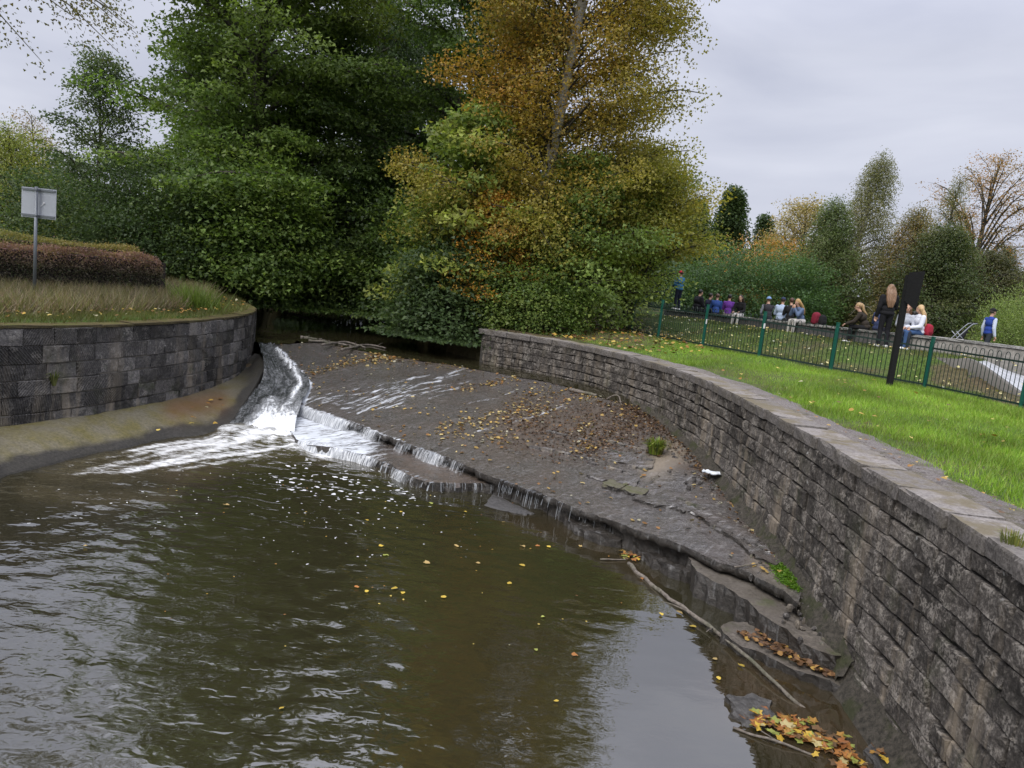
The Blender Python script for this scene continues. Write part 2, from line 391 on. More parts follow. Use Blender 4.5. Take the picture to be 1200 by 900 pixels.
def masonry(th, P, z0f, ztop, hs, lr, mat, smin, smax, seed, yjit=.025, keep=300, soft=.46, thick=.22):
    """coursed stones along the plan curve P; the face looks to the left of the travel direction"""
    r = random.Random(seed); L = arc(P); meshes = [stone_mesh('stone', seed * 100 + k, soft, mat) for k in range(14)]
    st = []; z = ztop; ci = 0
    while z > -.25:
        h = hs * r.uniform(.88, 1.14); s = smin + r.uniform(0, .3)
        while s < smax:
            l = r.uniform(*lr) * (1.35 if r.random() < .1 else 1); sc = s + l / 2
            x = np.interp(sc, L, P[:, 0]); y = np.interp(sc, L, P[:, 1])
            if z > z0f(x, y) - .03:
                x1, y1 = np.interp(s, L, P[:, 0]), np.interp(s, L, P[:, 1]); x2, y2 = np.interp(s + l, L, P[:, 0]), np.interp(s + l, L, P[:, 1])
                a = math.atan2(y2 - y1, x2 - x1); jj = r.uniform(-yjit, yjit)
                hh = h - .007 - (r.uniform(0, .05) if r.random() < .3 else 0)
                st.append(((l * h) / (x * x + y * y + 1), (x - math.sin(a) * jj, y + math.cos(a) * jj, z - h / 2), a, (l - .008, thick, hh), r.randrange(14)))
            s += l
        z -= h
    st.sort(key=lambda q: -q[0])
    for k, q in enumerate(st[:keep]):
        link_copy(meshes[q[4]], 'stone' if k == 0 else 'stone.%03d' % k, th, q[1], (r.uniform(-.012, .012), 0, q[2]), q[3])
    if len(st) > keep:
        V = []; F = []; n = 0
        for q in st[keep:]:
            M = Matrix.LocRotScale(Vector(q[1]), Euler((0, 0, q[2])), Vector(q[3])); me = meshes[q[4]]
            V += [M @ v.co for v in me.vertices]; F += [tuple(i + n for i in p.vertices) for p in me.polygons]; n = len(V)
        mk('distant_stones', V, F, mat, th, kind='stuff')
def sheet_wall(name, P, N, front, back, zt, zb, mat, parent):
    a = P + N * front; b = P + N * back; n = len(P); V = []
    for Q, z in ((a, zb), (a, zt), (b, zt), (b, zb)): V.append(np.c_[Q, np.full(n, z)])
    i = np.arange(n - 1); F = np.vstack([np.stack([k * n + i, k * n + i + 1, (k + 1) * n + i + 1, (k + 1) * n + i], 1) for k in range(3)])
    return mk(name, np.vstack(V), F[:, ::-1], mat, parent)
def copings(th, P, ztop, thk, width, over, lr, mats, smin, smax, seed):
    r = random.Random(seed); L = arc(P); meshes = [cap_mesh('coping_stone', seed * 50 + k, mats[k % len(mats)]) for k in range(10)]
    s = smin; k = 0
    while s < smax:
        l = r.uniform(*lr)
        x1, y1 = np.interp(s, L, P[:, 0]), np.interp(s, L, P[:, 1]); x2, y2 = np.interp(s + l, L, P[:, 0]), np.interp(s + l, L, P[:, 1])
        a = math.atan2(y2 - y1, x2 - x1); nx_, ny_ = -math.sin(a), math.cos(a); ov = over + r.uniform(-.025, .02)
        link_copy(meshes[r.randrange(10)], 'coping_stone' if k == 0 else 'coping_stone.%03d' % k, th, ((x1 + x2) / 2 + nx_ * ov, (y1 + y2) / 2 + ny_ * ov, ztop - thk / 2 + r.uniform(-.008, .008)), (r.uniform(-.015, .015), r.uniform(-.01, .01), a + r.uniform(-.012, .012)), (l - .012, width, thk))
        s += l; k += 1
WB = np.array([(17.3, 1.1), (16.9, 1.05), (15.5, .93), (13.3, .75), (10.9, .55), (9.4, .5), (8.2, .42), (7.2, .3), (6.4, 0), (5, -.1)])[::-1]
def wb(x, y): return WATER_UP - .1 if y > 17.3 else float(np.interp(y, WB[:, 0], WB[:, 1]))
def capmat(name, c1, c2, moss):
    m, t, o = newmat(name); f = noise(t, 30, 8, .75); g = noise(t, 3, 4); oi = nd(t, 'ShaderNodeObjectInfo').outputs['Random']
    c = ramp(t, f, [(.3, c1), (.7, c2)])
    c = nd(t, 'ShaderNodeVectorMath', dict(operation='SCALE'), _0=c, Scale=nd(t, 'ShaderNodeMapRange', Value=oi, _3=.8, _4=1.25).outputs[0]).outputs[0]
    c = mix(t, ramp(t, g, [(.46, 0.0), (.6, .8)]), c, moss)
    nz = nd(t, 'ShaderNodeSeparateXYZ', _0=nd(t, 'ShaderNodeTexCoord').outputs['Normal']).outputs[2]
    c = mix(t, ramp(t, nz, [(.2, .8), (.7, 0.0)]), c, ramp(t, f, [(.35, (.028, .025, .022)), (.65, tuple(a * .55 for a in c2))]))   # darker tone on the upright faces
    pbsdf(t, o, c, .9, bump(t, f, .8, .02, bump(t, g, .5, .05)), .2); return m
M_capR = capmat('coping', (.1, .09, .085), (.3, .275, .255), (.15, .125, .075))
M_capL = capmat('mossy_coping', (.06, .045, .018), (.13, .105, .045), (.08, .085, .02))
wr = thing('river_wall', 'long curved dark rubble stone river wall with pale coping below the lawn', 'wall', (4, 10, 0))
wr.location = (0, 0, 0)
sheet_wall('mortar_core', WALL_R, NR, -.075, -.6, 2.04, -.9, M_mortar, wr)
LR = arc(WALL_R)
def s_at(P, y): return float(arc(P)[int(np.argmin(np.abs(P[:, 1] - y)))])
masonry(wr, WALL_R, wb, 2.05, .198, (.2, .46), M_stoneR, s_at(WALL_R, 3.3), LR[-1] - .2, 3, .018)
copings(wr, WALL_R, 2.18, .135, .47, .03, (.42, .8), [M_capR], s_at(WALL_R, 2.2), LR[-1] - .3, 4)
wl = thing('quay_wall', 'curved dark squared stone quay wall with tooled blocks on the left bank', 'wall', (0, 0, 0))
LLn = arc(WALL_L); sheet_wall('mortar_core', WALL_L, NL, -.035, -.5, 1.99, -.9, simple('pale_mortar', (.13, .12, .105), .9, .4, 12, .5), wl)
masonry(wl, WALL_L, lambda x, y: .36 if y < 20 else 1.1, 2.0, .283, (.33, .56), M_stoneL, .2, s_at(WALL_L, 8.2), 5, .012, soft=.46)
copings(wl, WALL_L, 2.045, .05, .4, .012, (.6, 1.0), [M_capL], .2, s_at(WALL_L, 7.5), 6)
m, t, o = newmat('gravel'); f = noise(t, 60, 5, .8); g = noise(t, 2.5, 4); c = ramp(t, f, [(.35, (.06, .05, .046)), (.5, (.19, .17, .16)), (.68, (.36, .33, .31))]); c = mix(t, ramp(t, g, [(.5, 0.0), (.66, .7)]), c, (.11, .1, .05)); pbsdf(t, o, c, .95, bump(t, f, 1.0, .02), .2); M_grav = m
q = (WALL_R[:, 1] > 1.5); Pq = smooth_poly(WALL_R[q], 260); Tq_, Nq_ = normals(Pq); rg_ = .1 * fbm(np.c_[np.arange(260) * .12, np.zeros(260), np.zeros(260)], 4, 8)
V = np.concatenate([np.c_[Pq - Nq_ * (d if k < 3 else d + rg_[:, None]), np.full(260, z)] for k, (d, z) in enumerate(((.38, 2.1), (.42, 2.165), (.62, 2.178), (.86, 2.165), (.98, 2.1)))]); V[:, 2] += .008 * fbm(V * 6, 3, 9)
mk('gravel_strip', V, gridF(5, 260), M_grav, None, True, None, 'structure')
# sloped footing at the foot of the river wall
def sweep(name, P, N, prof, mat, jit=.02, seed=0, kind='structure', zf=None, label=None):
    n = len(P); k = len(prof); V = []
    for i in range(n):
        for q, (d, z) in enumerate(prof): V.append((P[i, 0] + N[i, 0] * d, P[i, 1] + N[i, 1] * d, z + (zf[i] if zf is not None else 0)))
    V = np.array(V); V += jit * fbm(V * 4, 3, seed)[:, None] * np.array([.6, .6, 1])
    i = np.arange(n - 1)[:, None] * k + np.arange(k - 1)[None]; F = np.stack([i, i + k, i + k + 1, i + 1], -1).reshape(-1, 4)
    return mk(name, V, F, mat, None, True, None, kind)
m, t, o = newmat('old_concrete')
f = noise(t, 25, 8, .75); g = noise(t, 1.6, 5, .6)
c = ramp(t, f, [(.3, (.05, .043, .037)), (.7, (.17, .148, .124))])
c = mix(t, ramp(t, g, [(.45, 0.0), (.65, .7)]), c, (.07, .06, .045)); c = mix(t, ramp(t, noise(t, 2.4, 3), [(.58, 0.0), (.7, .5)]), c, (.06, .075, .02))
pbsdf(t, o, c, .8, bump(t, f, .7, .02), .3); M_conc = m
m, t, o = newmat('damp_footing'); f = noise(t, 20, 8, .75); c = ramp(t, f, [(.35, (.02, .018, .014)), (.65, (.1, .088, .07))]); c = mix(t, ramp(t, noise(t, 3, 4), [(.5, 0.0), (.62, .7)]), c, (.035, .042, .012)); pbsdf(t, o, c, .8, bump(t, f, 1.0, .04), .3); M_foot = m
q = (WALL_R[:, 1] > 2.5) & (WALL_R[:, 1] < 7.0)
sweep('wall_footing', smooth_poly(WALL_R[q], 90), smooth_poly(NR[q], 90), [(-.05, .32), (.0, .26), (.06, .14), (.13, .05), (.17, -.02), (.2, -.3)], M_foot, .07)
q = (WALL_R[:, 1] > 6.8) & (WALL_R[:, 1] < 17.0)
Pq = smooth_poly(WALL_R[q], 150); sweep('wall_footing', Pq, smooth_poly(NR[q], 150), [(-.05, .2), (.01, .17), (.05, .07), (.12, .02), (.15, -.15)], M_foot, .06, 3, zf=[wb(*p) for p in Pq])
# ------------------------------------------------------------------ weir
def coons(c, e, l, r, nu, nv):
    c, e = smooth_poly(c, nu), smooth_poly(e, nu); l, r = smooth_poly(l, nv), smooth_poly(r, nv)
    l[0] = c[0]; l[-1] = e[0]; r[0] = c[-1]; r[-1] = e[-1]
    u = np.linspace(0, 1, nu)[None, :, None]; v = np.linspace(0, 1, nv)[:, None, None]
    G = (1 - v) * c[None] + v * e[None] + (1 - u) * l[:, None] + u * r[:, None]
    G -= (1 - u) * (1 - v) * c[0] + u * (1 - v) * c[-1] + (1 - u) * v * e[0] + u * v * e[-1]
    return G
def A(px_, py_, z): return np.array(atz(px_, py_, z))
crest = [A(322, 404, 1.15), A(370, 402, 1.17), A(420, 411, 1.18), A(480, 421, 1.18), A(540, 430, 1.17), A(600, 441, 1.15), A(650, 450, 1.14), np.array((2.1, 17.35, 1.12)), np.array((3.1, 16.6, 1.08))]
edge = [A(350, 474, .36), A(385, 487, .35), A(420, 498, .34), A(475, 519, .33), A(530, 538.7, .33), A(585, 561.6, .33), A(631, 577, .33), A(660, 590, .34), A(720, 611, .36), A(760, 625, .38), A(800, 640, .42), A(845, 659, .45), A(890, 677, .47), np.array((3.42, 7.85, .46))]
right = [crest[-1], np.array((3.45, 15.3, .93)), np.array((3.68, 13.3, .75)), np.array((3.7, 10.9, .55)), np.array((3.69, 9.4, .5)), np.array((3.62, 8.4, .47)), edge[-1]]
left = [crest[0], A(340, 425, .95), A(361, 448, .68), edge[0]]
NU, NV = 300, 150
G = coons(crest, edge, left, right, NU, NV); W = G.reshape(-1, 3).copy()
px, py = pj(W)
def near_line(px_, py_, L, w): return np.exp(-(dist_poly(px_, py_, L) / w) ** 2)
rough = np.clip(1 - dist_poly(px, py, [(620, 500), (700, 520), (790, 560), (820, 600)]) / 90, 0, 1)
vv = np.repeat(np.linspace(0, 1, NV), NU); uu = np.tile(np.linspace(0, 1, NU), NV)
W[:, 2] += .012 * fbm(W * np.array([2, 2, 2]), 4, 5) + .02 * rough * np.abs(fbm(W * np.array([5, 9, 5]), 3, 9))
# worn courses of setts showing across the middle of the apron, and a broken step
dirv = (A(690, 545, .6) - A(790, 575, .6)); dirv /= np.linalg.norm(dirv)
step = np.clip((dist_poly(px, py, [(735, 572), (790, 585), (840, 615), (900, 650)]) - 2) / 4, 0, 1)
W[:, 2] -= .035 * (1 - step) * (vv < .995)
sr = random.Random(5); foam = np.zeros(len(px))
for _ in range(22):
    x0_ = sr.uniform(455, 590); y0_ = 452 - (x0_ - 455) * .13 + sr.uniform(-12, 22); x1_ = sr.uniform(352, 420); y1_ = 470 + (x1_ - 352) * .3 - abs(sr.gauss(0, 9))
    foam = np.maximum(foam, sr.uniform(.18, .46) * near_line(px, py, [(x0_, y0_), ((x0_ + x1_) / 2, (y0_ + y1_) / 2 + sr.uniform(1, 7)), (x1_, y1_)], sr.uniform(1.3, 3.2)))
foam = np.maximum.reduce([foam, .3 * near_line(px, py, [(360, 470), (420, 474), (480, 458)], 9),
                          near_line(px, py, [(560, 505), (620, 490), (672, 474)], 2.5) * .42, .36 * near_line(px, py, [(590, 492), (640, 484), (668, 470)], 2), .3 * near_line(px, py, [(600, 460), (540, 475)], 4), .85 * near_line(px, py, [(330, 415), (348, 435), (362, 450), (356, 470)], 5)])
foam = np.maximum(foam, .5 * near_line(px, py, [(350, 474), (420, 498), (475, 519)], 2.5))
jag = fbm(np.c_[np.linspace(0, 90, NU), np.zeros(NU), np.zeros(NU)], 4, 15) * .035
for r_, k_ in ((-1, 1), (-2, .6), (-3, .25)): W.reshape(NV, NU, 3)[r_, :, 1] += jag * k_; W.reshape(NV, NU, 3)[r_, :, 0] += jag * k_ * .6
mud = np.clip(1.15 - dist_poly(px, py, [(600, 500), (680, 500), (740, 500), (770, 490)]) / 42, 0, 1) * .8
mud = np.maximum(mud, np.clip(1.2 - dist_poly(px, py, [(740, 478), (800, 520), (870, 585), (905, 640)]) / 26, 0, 1))
mud = np.maximum(mud, np.clip(1 - dist_poly(px, py, [(400, 405), (480, 417), (560, 430)]) / 12, 0, 1) * .8)
sand = np.clip(1.3 - dist_poly(px, py, [(765, 545), (790, 530)]) / 18, 0, 1) + np.clip(1.2 - dist_poly(px, py, [(850, 605), (865, 600)]) / 15, 0, 1) * .7 + np.clip(1.2 - dist_poly(px, py, [(890, 660), (925, 680)]) / 18, 0, 1) * .6
flow = A(560, 437, 1.1) - A(380, 478, .5); FA = math.atan2(flow[1], flow[0])
def weirmat():
    m, t, o = newmat('wet_weir')
    pos = nd(t, 'ShaderNodeNewGeometry').outputs['Position']
    rp = nd(t, 'ShaderNodeMapping', Vector=pos, Rotation=(0, 0, -FA)).outputs[0]
    f = mix(t, .45, noise(t, 18, 8, .7), noise(t, 55, 4, .7)); g = noise(t, 1.5, 5, .6); st = noise(t, 6, 6, .65, vec=rp, sc=(.22, 1.6, .4))
    c = ramp(t, f, [(.36, (.034, .031, .03)), (.52, (.092, .085, .081)), (.7, (.24, .225, .215))])
    c = mix(t, ramp(t, g, [(.4, 0.0), (.65, .6)]), c, (.085, .068, .058))
    sm_ = ramp(t, st, [(.3, .8), (.5, 1.0), (.7, 1.22)]); c = mix(t, 1.0, c, sm_, 'MULTIPLY')
    md = attr(t, 'mud'); mf = math_(t, 'MULTIPLY', md, ramp(t, noise(t, 5, 6, .7), [(.36, .2), (.55, 1.0)]))
    c = mix(t, mf, c, ramp(t, f, [(.3, (.03, .02, .012)), (.6, (.1, .065, .04)), (.75, (.2, .14, .085))]))
    sn = attr(t, 'sand'); c = mix(t, math_(t, 'MINIMUM', math_(t, 'MULTIPLY', sn, .8), .8), c, ramp(t, f, [(.3, (.11, .085, .055)), (.7, (.24, .19, .13))]))
    fo = attr(t, 'foam')
    ff = math_(t, 'ADD', st, math_(t, 'MULTIPLY', fo, .75)); wf = ramp(t, math_(t, 'ADD', ff, math_(t, 'MULTIPLY', math_(t, 'SUBTRACT', noise(t, 16, 5, .7, vec=rp, sc=(.35, 1.5, .4)), .5), .7)), [(.78, 0.0), (1.15, 1.0)]); wf = math_(t, 'MULTIPLY', wf, ramp(t, fo, [(.04, 0.0), (.2, 1.0)]))
    wf2 = math_(t, 'MULTIPLY', ramp(t, st, [(.62, 0.0), (.75, .3)]), math_(t, 'SUBTRACT', 1.0, md))
    wf = math_(t, 'MAXIMUM', wf, wf2)
    c = mix(t, wf, c, (.6, .63, .67))
    rg = ramp(t, g, [(.35, .07), (.6, .2)]); rg = mix(t, mf, rg, (.6, .6, .6)); rg = mix(t, wf, rg, (.6, .6, .6)); rg = mix(t, math_(t, 'MINIMUM', sn, 1.0), rg, (.75, .75, .75))
    nrm = bump(t, f, .42, .025); nrm = bump(t, st, .15, .04, nrm)
    nrm = bump(t, noise(t, 5, 4, .6), .5, .05, nrm)
    pbsdf(t, o, c, rg, nrm, 1.0); return m
M_weir = weirmat()
mk('weir', W, gridF(NV, NU), M_weir, None, True, dict(foam=foam, mud=mud, sand=sand), 'structure')
WEIR_G = W.copy(); WEIR_PX, WEIR_PY = pj(W)
# broken front face of the weir
E = W.reshape(NV, NU, 3)[-1]; Te = np.gradient(E, axis=0); Te /= np.linalg.norm(Te, axis=1)[:, None]; Ne = np.stack([Te[:, 1], -Te[:, 0], Te[:, 2] * 0], 1)
prof = [(0, 0), (.006, -.045), (-.012, -.1), (-.1, -.125), (-.13, -.24), (-.1, -.4), (-.02, -.6)]
V = np.concatenate([E + Ne * d + np.array([0, 0, z]) for d, z in prof])
nz = .06 * fbm(V * 6, 4, 11)
amp = np.repeat([0, .25, .6, 1, 1, 1, 1], NU)[:, None]; V += Ne[None].repeat(len(prof), 0).reshape(-1, 3) * nz[:, None] * amp; V[:, 2] += amp[:, 0] * .04 * fbm(V * 7, 4, 12)
m, t, o = newmat('wet_dark_stone'); f = noise(t, 14, 7, .7); st = noise(t, 12, 3, .6, sc=(1, 1, .1))
c = ramp(t, f, [(.3, (.012, .011, .01)), (.7, (.06, .052, .044))]); c = mix(t, ramp(t, st, [(.6, 0.0), (.72, .45)]), c, (.3, .3, .3)); pbsdf(t, o, c, .35, bump(t, f, .8, .04), .5); M_wet = m
mk('weir_face', V, gridF(len(prof), NU), M_wet, None, False, None, 'structure')
def lin_poly(P, n):
    L = arc(P); s = np.linspace(0, L[-1], n); return np.stack([np.interp(s, L, P[:, k]) for k in range(2)], 1)
def slab(name, outline, zt, zb, mat, cell=.09, jit=.02, seed=0, kind='structure', label=None, cat=None, attrs=None, slope=None, smo=True):
    """irregular slab: a fine sheet cut to an outline, with sides down to zb"""
    P = np.array([(p[0], p[1]) for p in outline]); P = (smooth_poly if smo else lin_poly)(np.vstack([P, P[:1]]), max(24, int(np.sum(np.linalg.norm(np.diff(np.vstack([P, P[:1]]), axis=0), axis=1)) / cell)))[:-1]
    r = np.random.default_rng(seed); P = P + r.normal(0, cell * .12, P.shape); bm = bmesh.new()
    vs = [bm.verts.new((x, y, zt)) for x, y in P]; f = bm.faces.new(vs)
    if f.normal.z < 0: f.normal_flip()
    bmesh.ops.triangulate(bm, faces=[f]); bmesh.ops.subdivide_edges(bm, edges=[e for e in bm.edges if e.calc_length() > cell * 2.2], cuts=3, use_grid_fill=True)
    bmesh.ops.triangulate(bm, faces=bm.faces[:])
    for _ in range(2):
        bmesh.ops.subdivide_edges(bm, edges=[e for e in bm.edges if e.calc_length() > cell * 1.8], cuts=1); bmesh.ops.triangulate(bm, faces=[f for f in bm.faces if len(f.verts) > 3])
    zm = zt - .35 * (zt - zb)
    for zz_ in (zt - .12 * (zt - zb), zm, zb):
        bd = [e for e in bm.edges if e.is_boundary]
        ret = bmesh.ops.extrude_edge_only(bm, edges=bd); nv = [g for g in ret['geom'] if isinstance(g, bmesh.types.BMVert)]
        for v in nv: v.co.z = zz_; v.co.x += r.normal(0, .018) if zz_ > zb else 0; v.co.y += r.normal(0, .018) if zz_ > zb else 0
    bmesh.ops.recalc_face_normals(bm, faces=bm.faces[:])
    co = np.array([v.co[:] for v in bm.verts]); dz = jit * fbm(co * 3.5, 4, seed)
    for v, d in zip(bm.verts, dz):
        if v.co.z > zb + .001 or (slope and v.co.z > zb - .5 and zt > zb and v.co.z > zb + .0005): v.co.z += d + (slope(v.co.x, v.co.y) if slope else 0)
    bm.normal_update()
    for f in bm.faces: f.material_index = int(abs(f.normal.z) < .45)
    me = bpy.data.meshes.new(name); bm.to_mesh(me); bm.free(); o = bpy.data.objects.new(name, me); COL.objects.link(o); me.materials.append(mat); me.materials.append(M_wet)
    if kind: o['kind'] = kind
    if label: tag(o, label, cat)
    if attrs:
        V = np.array([v.co[:] for v in me.vertices]); x, y = pj(V)
        for k, fn in attrs.items(): at_ = me.attributes.new(k, 'FLOAT', 'POINT'); at_.data.foreach_set('value', np.asarray(fn(x, y), np.float32))
    return o
def PXo(L, z): return [A(x, y, z) for x, y in L]
slab('weir_ledge', PXo([(338, 500), (350, 474), (420, 497), (475, 519), (530, 540), (600, 568), (586, 569), (555, 566), (505, 565), (480, 557), (440, 537), (400, 527), (352, 517)], .15), .15, -.4, M_weir, .08, .025, 1,
     attrs=dict(foam=lambda x, y: np.clip((475 - x) / 80, 0, .62) + .3 * near_line(x, y, [(520, 545), (560, 552)], 8), mud=lambda x, y: np.clip((x - 440) / 50, 0, .6), sand=lambda x, y: x * 0))
slab('weir_lower_slab', PXo([(806, 650), (850, 662), (937, 694), (952, 708), (985, 768), (950, 757), (900, 727), (862, 694), (815, 668)], .3), .31, -.4, M_conc, .08, .03, 2)
slab('leaf_strewn_ledge', PXo([(842, 735), (875, 728), (945, 755), (1003, 806), (975, 800), (905, 772), (862, 754)], .1), .1, -.3, M_conc, .07, .025, 3)
slab('rubble_ledge', PXo([(660, 597), (720, 622), (728, 632), (700, 628), (668, 612)], .12), .14, -.3, M_wet, .06, .05, 4)
slab('rubble_ledge', PXo([(735, 625), (800, 655), (812, 672), (790, 668), (750, 645)], .12), .12, -.3, M_wet, .06, .06, 5)
m, t, o = newmat('mud'); f = noise(t, 20, 7, .7); c = ramp(t, f, [(.3, (.03, .028, .027)), (.7, (.13, .125, .12))]); pbsdf(t, o, c, .4, bump(t, f, .9, .04), .5); M_mud = m
slab('silt_bar', PXo([(568, 592), (579, 577), (600, 589), (628, 602), (606, 602)], .02), .014, -.3, M_mud, .06, .012, 6, smo=False)
slab('mud_bank', PXo([(850, 818), (858, 813), (872, 815), (881, 811), (893, 817), (905, 820), (902, 828), (913, 836), (905, 841), (897, 852), (884, 847), (872, 851), (868, 842), (858, 839), (861, 830)], .03), .03, -.3, M_mud, .04, .05, 7, smo=False)
slab('mud_bank', PXo([(1012, 880), (1025, 870), (1045, 880), (1062, 905), (1040, 915)], .03), .03, -.3, M_mud, .04, .05, 8, smo=False)
m, t, o = newmat('mossy_slab'); f = noise(t, 22, 7, .7); c = ramp(t, f, [(.3, (.05, .045, .03)), (.7, (.17, .16, .11))]); c = mix(t, ramp(t, noise(t, 6, 3), [(.5, 0.0), (.65, .7)]), c, (.07, .08, .02)); pbsdf(t, o, c, .7, bump(t, f, .8, .03), .3); M_sl = m
for k, L in enumerate([[(706, 566), (722, 562), (736, 567), (727, 574), (712, 571)], [(729, 574), (740, 567), (762, 573), (756, 581), (738, 580)]]):
    wz_ = np.argmin((WEIR_PX - L[0][0] - 10) ** 2 + (WEIR_PY - L[0][1] - 4) ** 2); z = float(WEIR_G[wz_][2]) + .03; o_ = slab('loose_slab', PXo(L, z), z + .03, z - .1, M_sl, .06, .012, 20 + k, kind=None, smo=False)
    tag(o_, ['flat mossy stone slab lying on the weir, the left one of the pair', 'flat mossy stone slab lying on the weir, the right one of the pair'][k], 'stone slab')
def wz(x, y):
    return float(WEIR_G[int(np.argmin((WEIR_G[:, 0] - x) ** 2 + (WEIR_G[:, 1] - y) ** 2)), 2])
crack = np.array([A(*q, .6)[:2] for q in ((735, 572), (765, 582), (790, 586), (842, 615), (880, 640), (915, 660))])
for k, L in enumerate([[(742, 574), (765, 583), (792, 588), (800, 594), (812, 596), (842, 615), (862, 626), (880, 641), (910, 656), (932, 640), (900, 600), (850, 566), (806, 548), (770, 556)], [(690, 542), (718, 549), (745, 556), (752, 549), (722, 541), (700, 536)], [(712, 530), (748, 540), (764, 544), (768, 537), (735, 528), (716, 524)]]):
    slab('paving', PXo(L, .6 if k == 0 else .72), 0, -.2, M_weir, .07, .008, 40 + k, smo=False, slope=(lambda x, y: wz(x, y) + .05 - .05 * min(1, float(dist_poly(np.array([x]), np.array([y]), crack)[0]) / .9)) if k == 0 else (lambda x, y: wz(x, y) + .035), attrs=dict(foam=lambda x, y: x * 0, mud=lambda x, y: x * 0, sand=lambda x, y: np.clip(1.3 - dist_poly(x, y, [(775, 545), (795, 535)]) / 18, 0, 1) * .8))
# left concrete apron below the quay wall
inn = [np.array((-12.1, 5, .44)), np.array((-10.55, 7.6, .44)), A(-60, 514, .44), A(0, 500, .43), A(50, 495, .42), A(100, 487, .42), A(150, 478, .42), A(200, 467, .42), A(250, 452, .45), A(284, 436, .55), A(303, 415, .9)]
out_ = [np.array((-10.9, 4.0, 0)), np.array((-9.4, 6.6, 0)), A(-60, 588, .0), A(0, 562, .0), A(50, 548, .0), A(100, 535, 0), A(150, 525, .0), A(200, 514, .0), A(240, 510, .0), A(268, 503, .0), A(312, 430, .8)]
G = coons(inn, out_, [inn[0], (inn[0] + out_[0]) / 2, out_[0]], [inn[-1], (inn[-1] + out_[-1]) / 2, out_[-1]], 160, 30); V = G.reshape(-1, 3)
tt = np.repeat(np.linspace(0, 1, 30), 160); V[:, 2] += .015 * fbm(V * 2.5, 4, 31) + .05 * np.sin(tt * PI); V[tt > .985, 2] -= .12
x0 = inn[0]; V = np.vstack([V])
Vb = V.reshape(30, 160, 3)[-1].copy(); Vb[:, 2] = -.5; V = np.vstack([V, Vb]); Vt = V.reshape(31, 160, 3)[0]; Vt[:, :2] -= .12 * np.array([[1, .0]])
V = V.reshape(31, 160, 3); V[0] = V[1] + (V[0] - V[1]) * 1.0; V = V.reshape(-1, 3)
px, py = pj(V)
m, t, o = newmat('mossy_apron'); f = noise(t, 22, 8, .7); g = noise(t, 1.8, 5, .6)
c = ramp(t, f, [(.3, (.085, .075, .05)), (.7, (.2, .18, .125))]); c = mix(t, ramp(t, g, [(.42, 0.0), (.62, .8)]), c, ramp(t, f, [(.3, (.075, .065, .015)), (.7, (.17, .145, .045))]))
c = mix(t, attr(t, 'wet'), c, ramp(t, f, [(.3, (.014, .013, .012)), (.7, (.05, .046, .042))])); c = mix(t, attr(t, 'rust'), c, (.13, .062, .022))
pbsdf(t, o, c, .6, bump(t, f, .5, .02), .35)
wet = np.clip((np.r_[tt, np.ones(160)] - .66 + .1 * fbm(V * 2, 3, 5)) / .12, 0, 1); wet = np.maximum(wet, np.clip((px - 268) / 25, 0, 1) * .9)
rust = .7 * near_line(px, py, [(205, 478), (255, 470)], 14)
mk('apron', V, gridF(31, 160), m, None, True, dict(wet=wet * .95, rust=rust), 'structure')
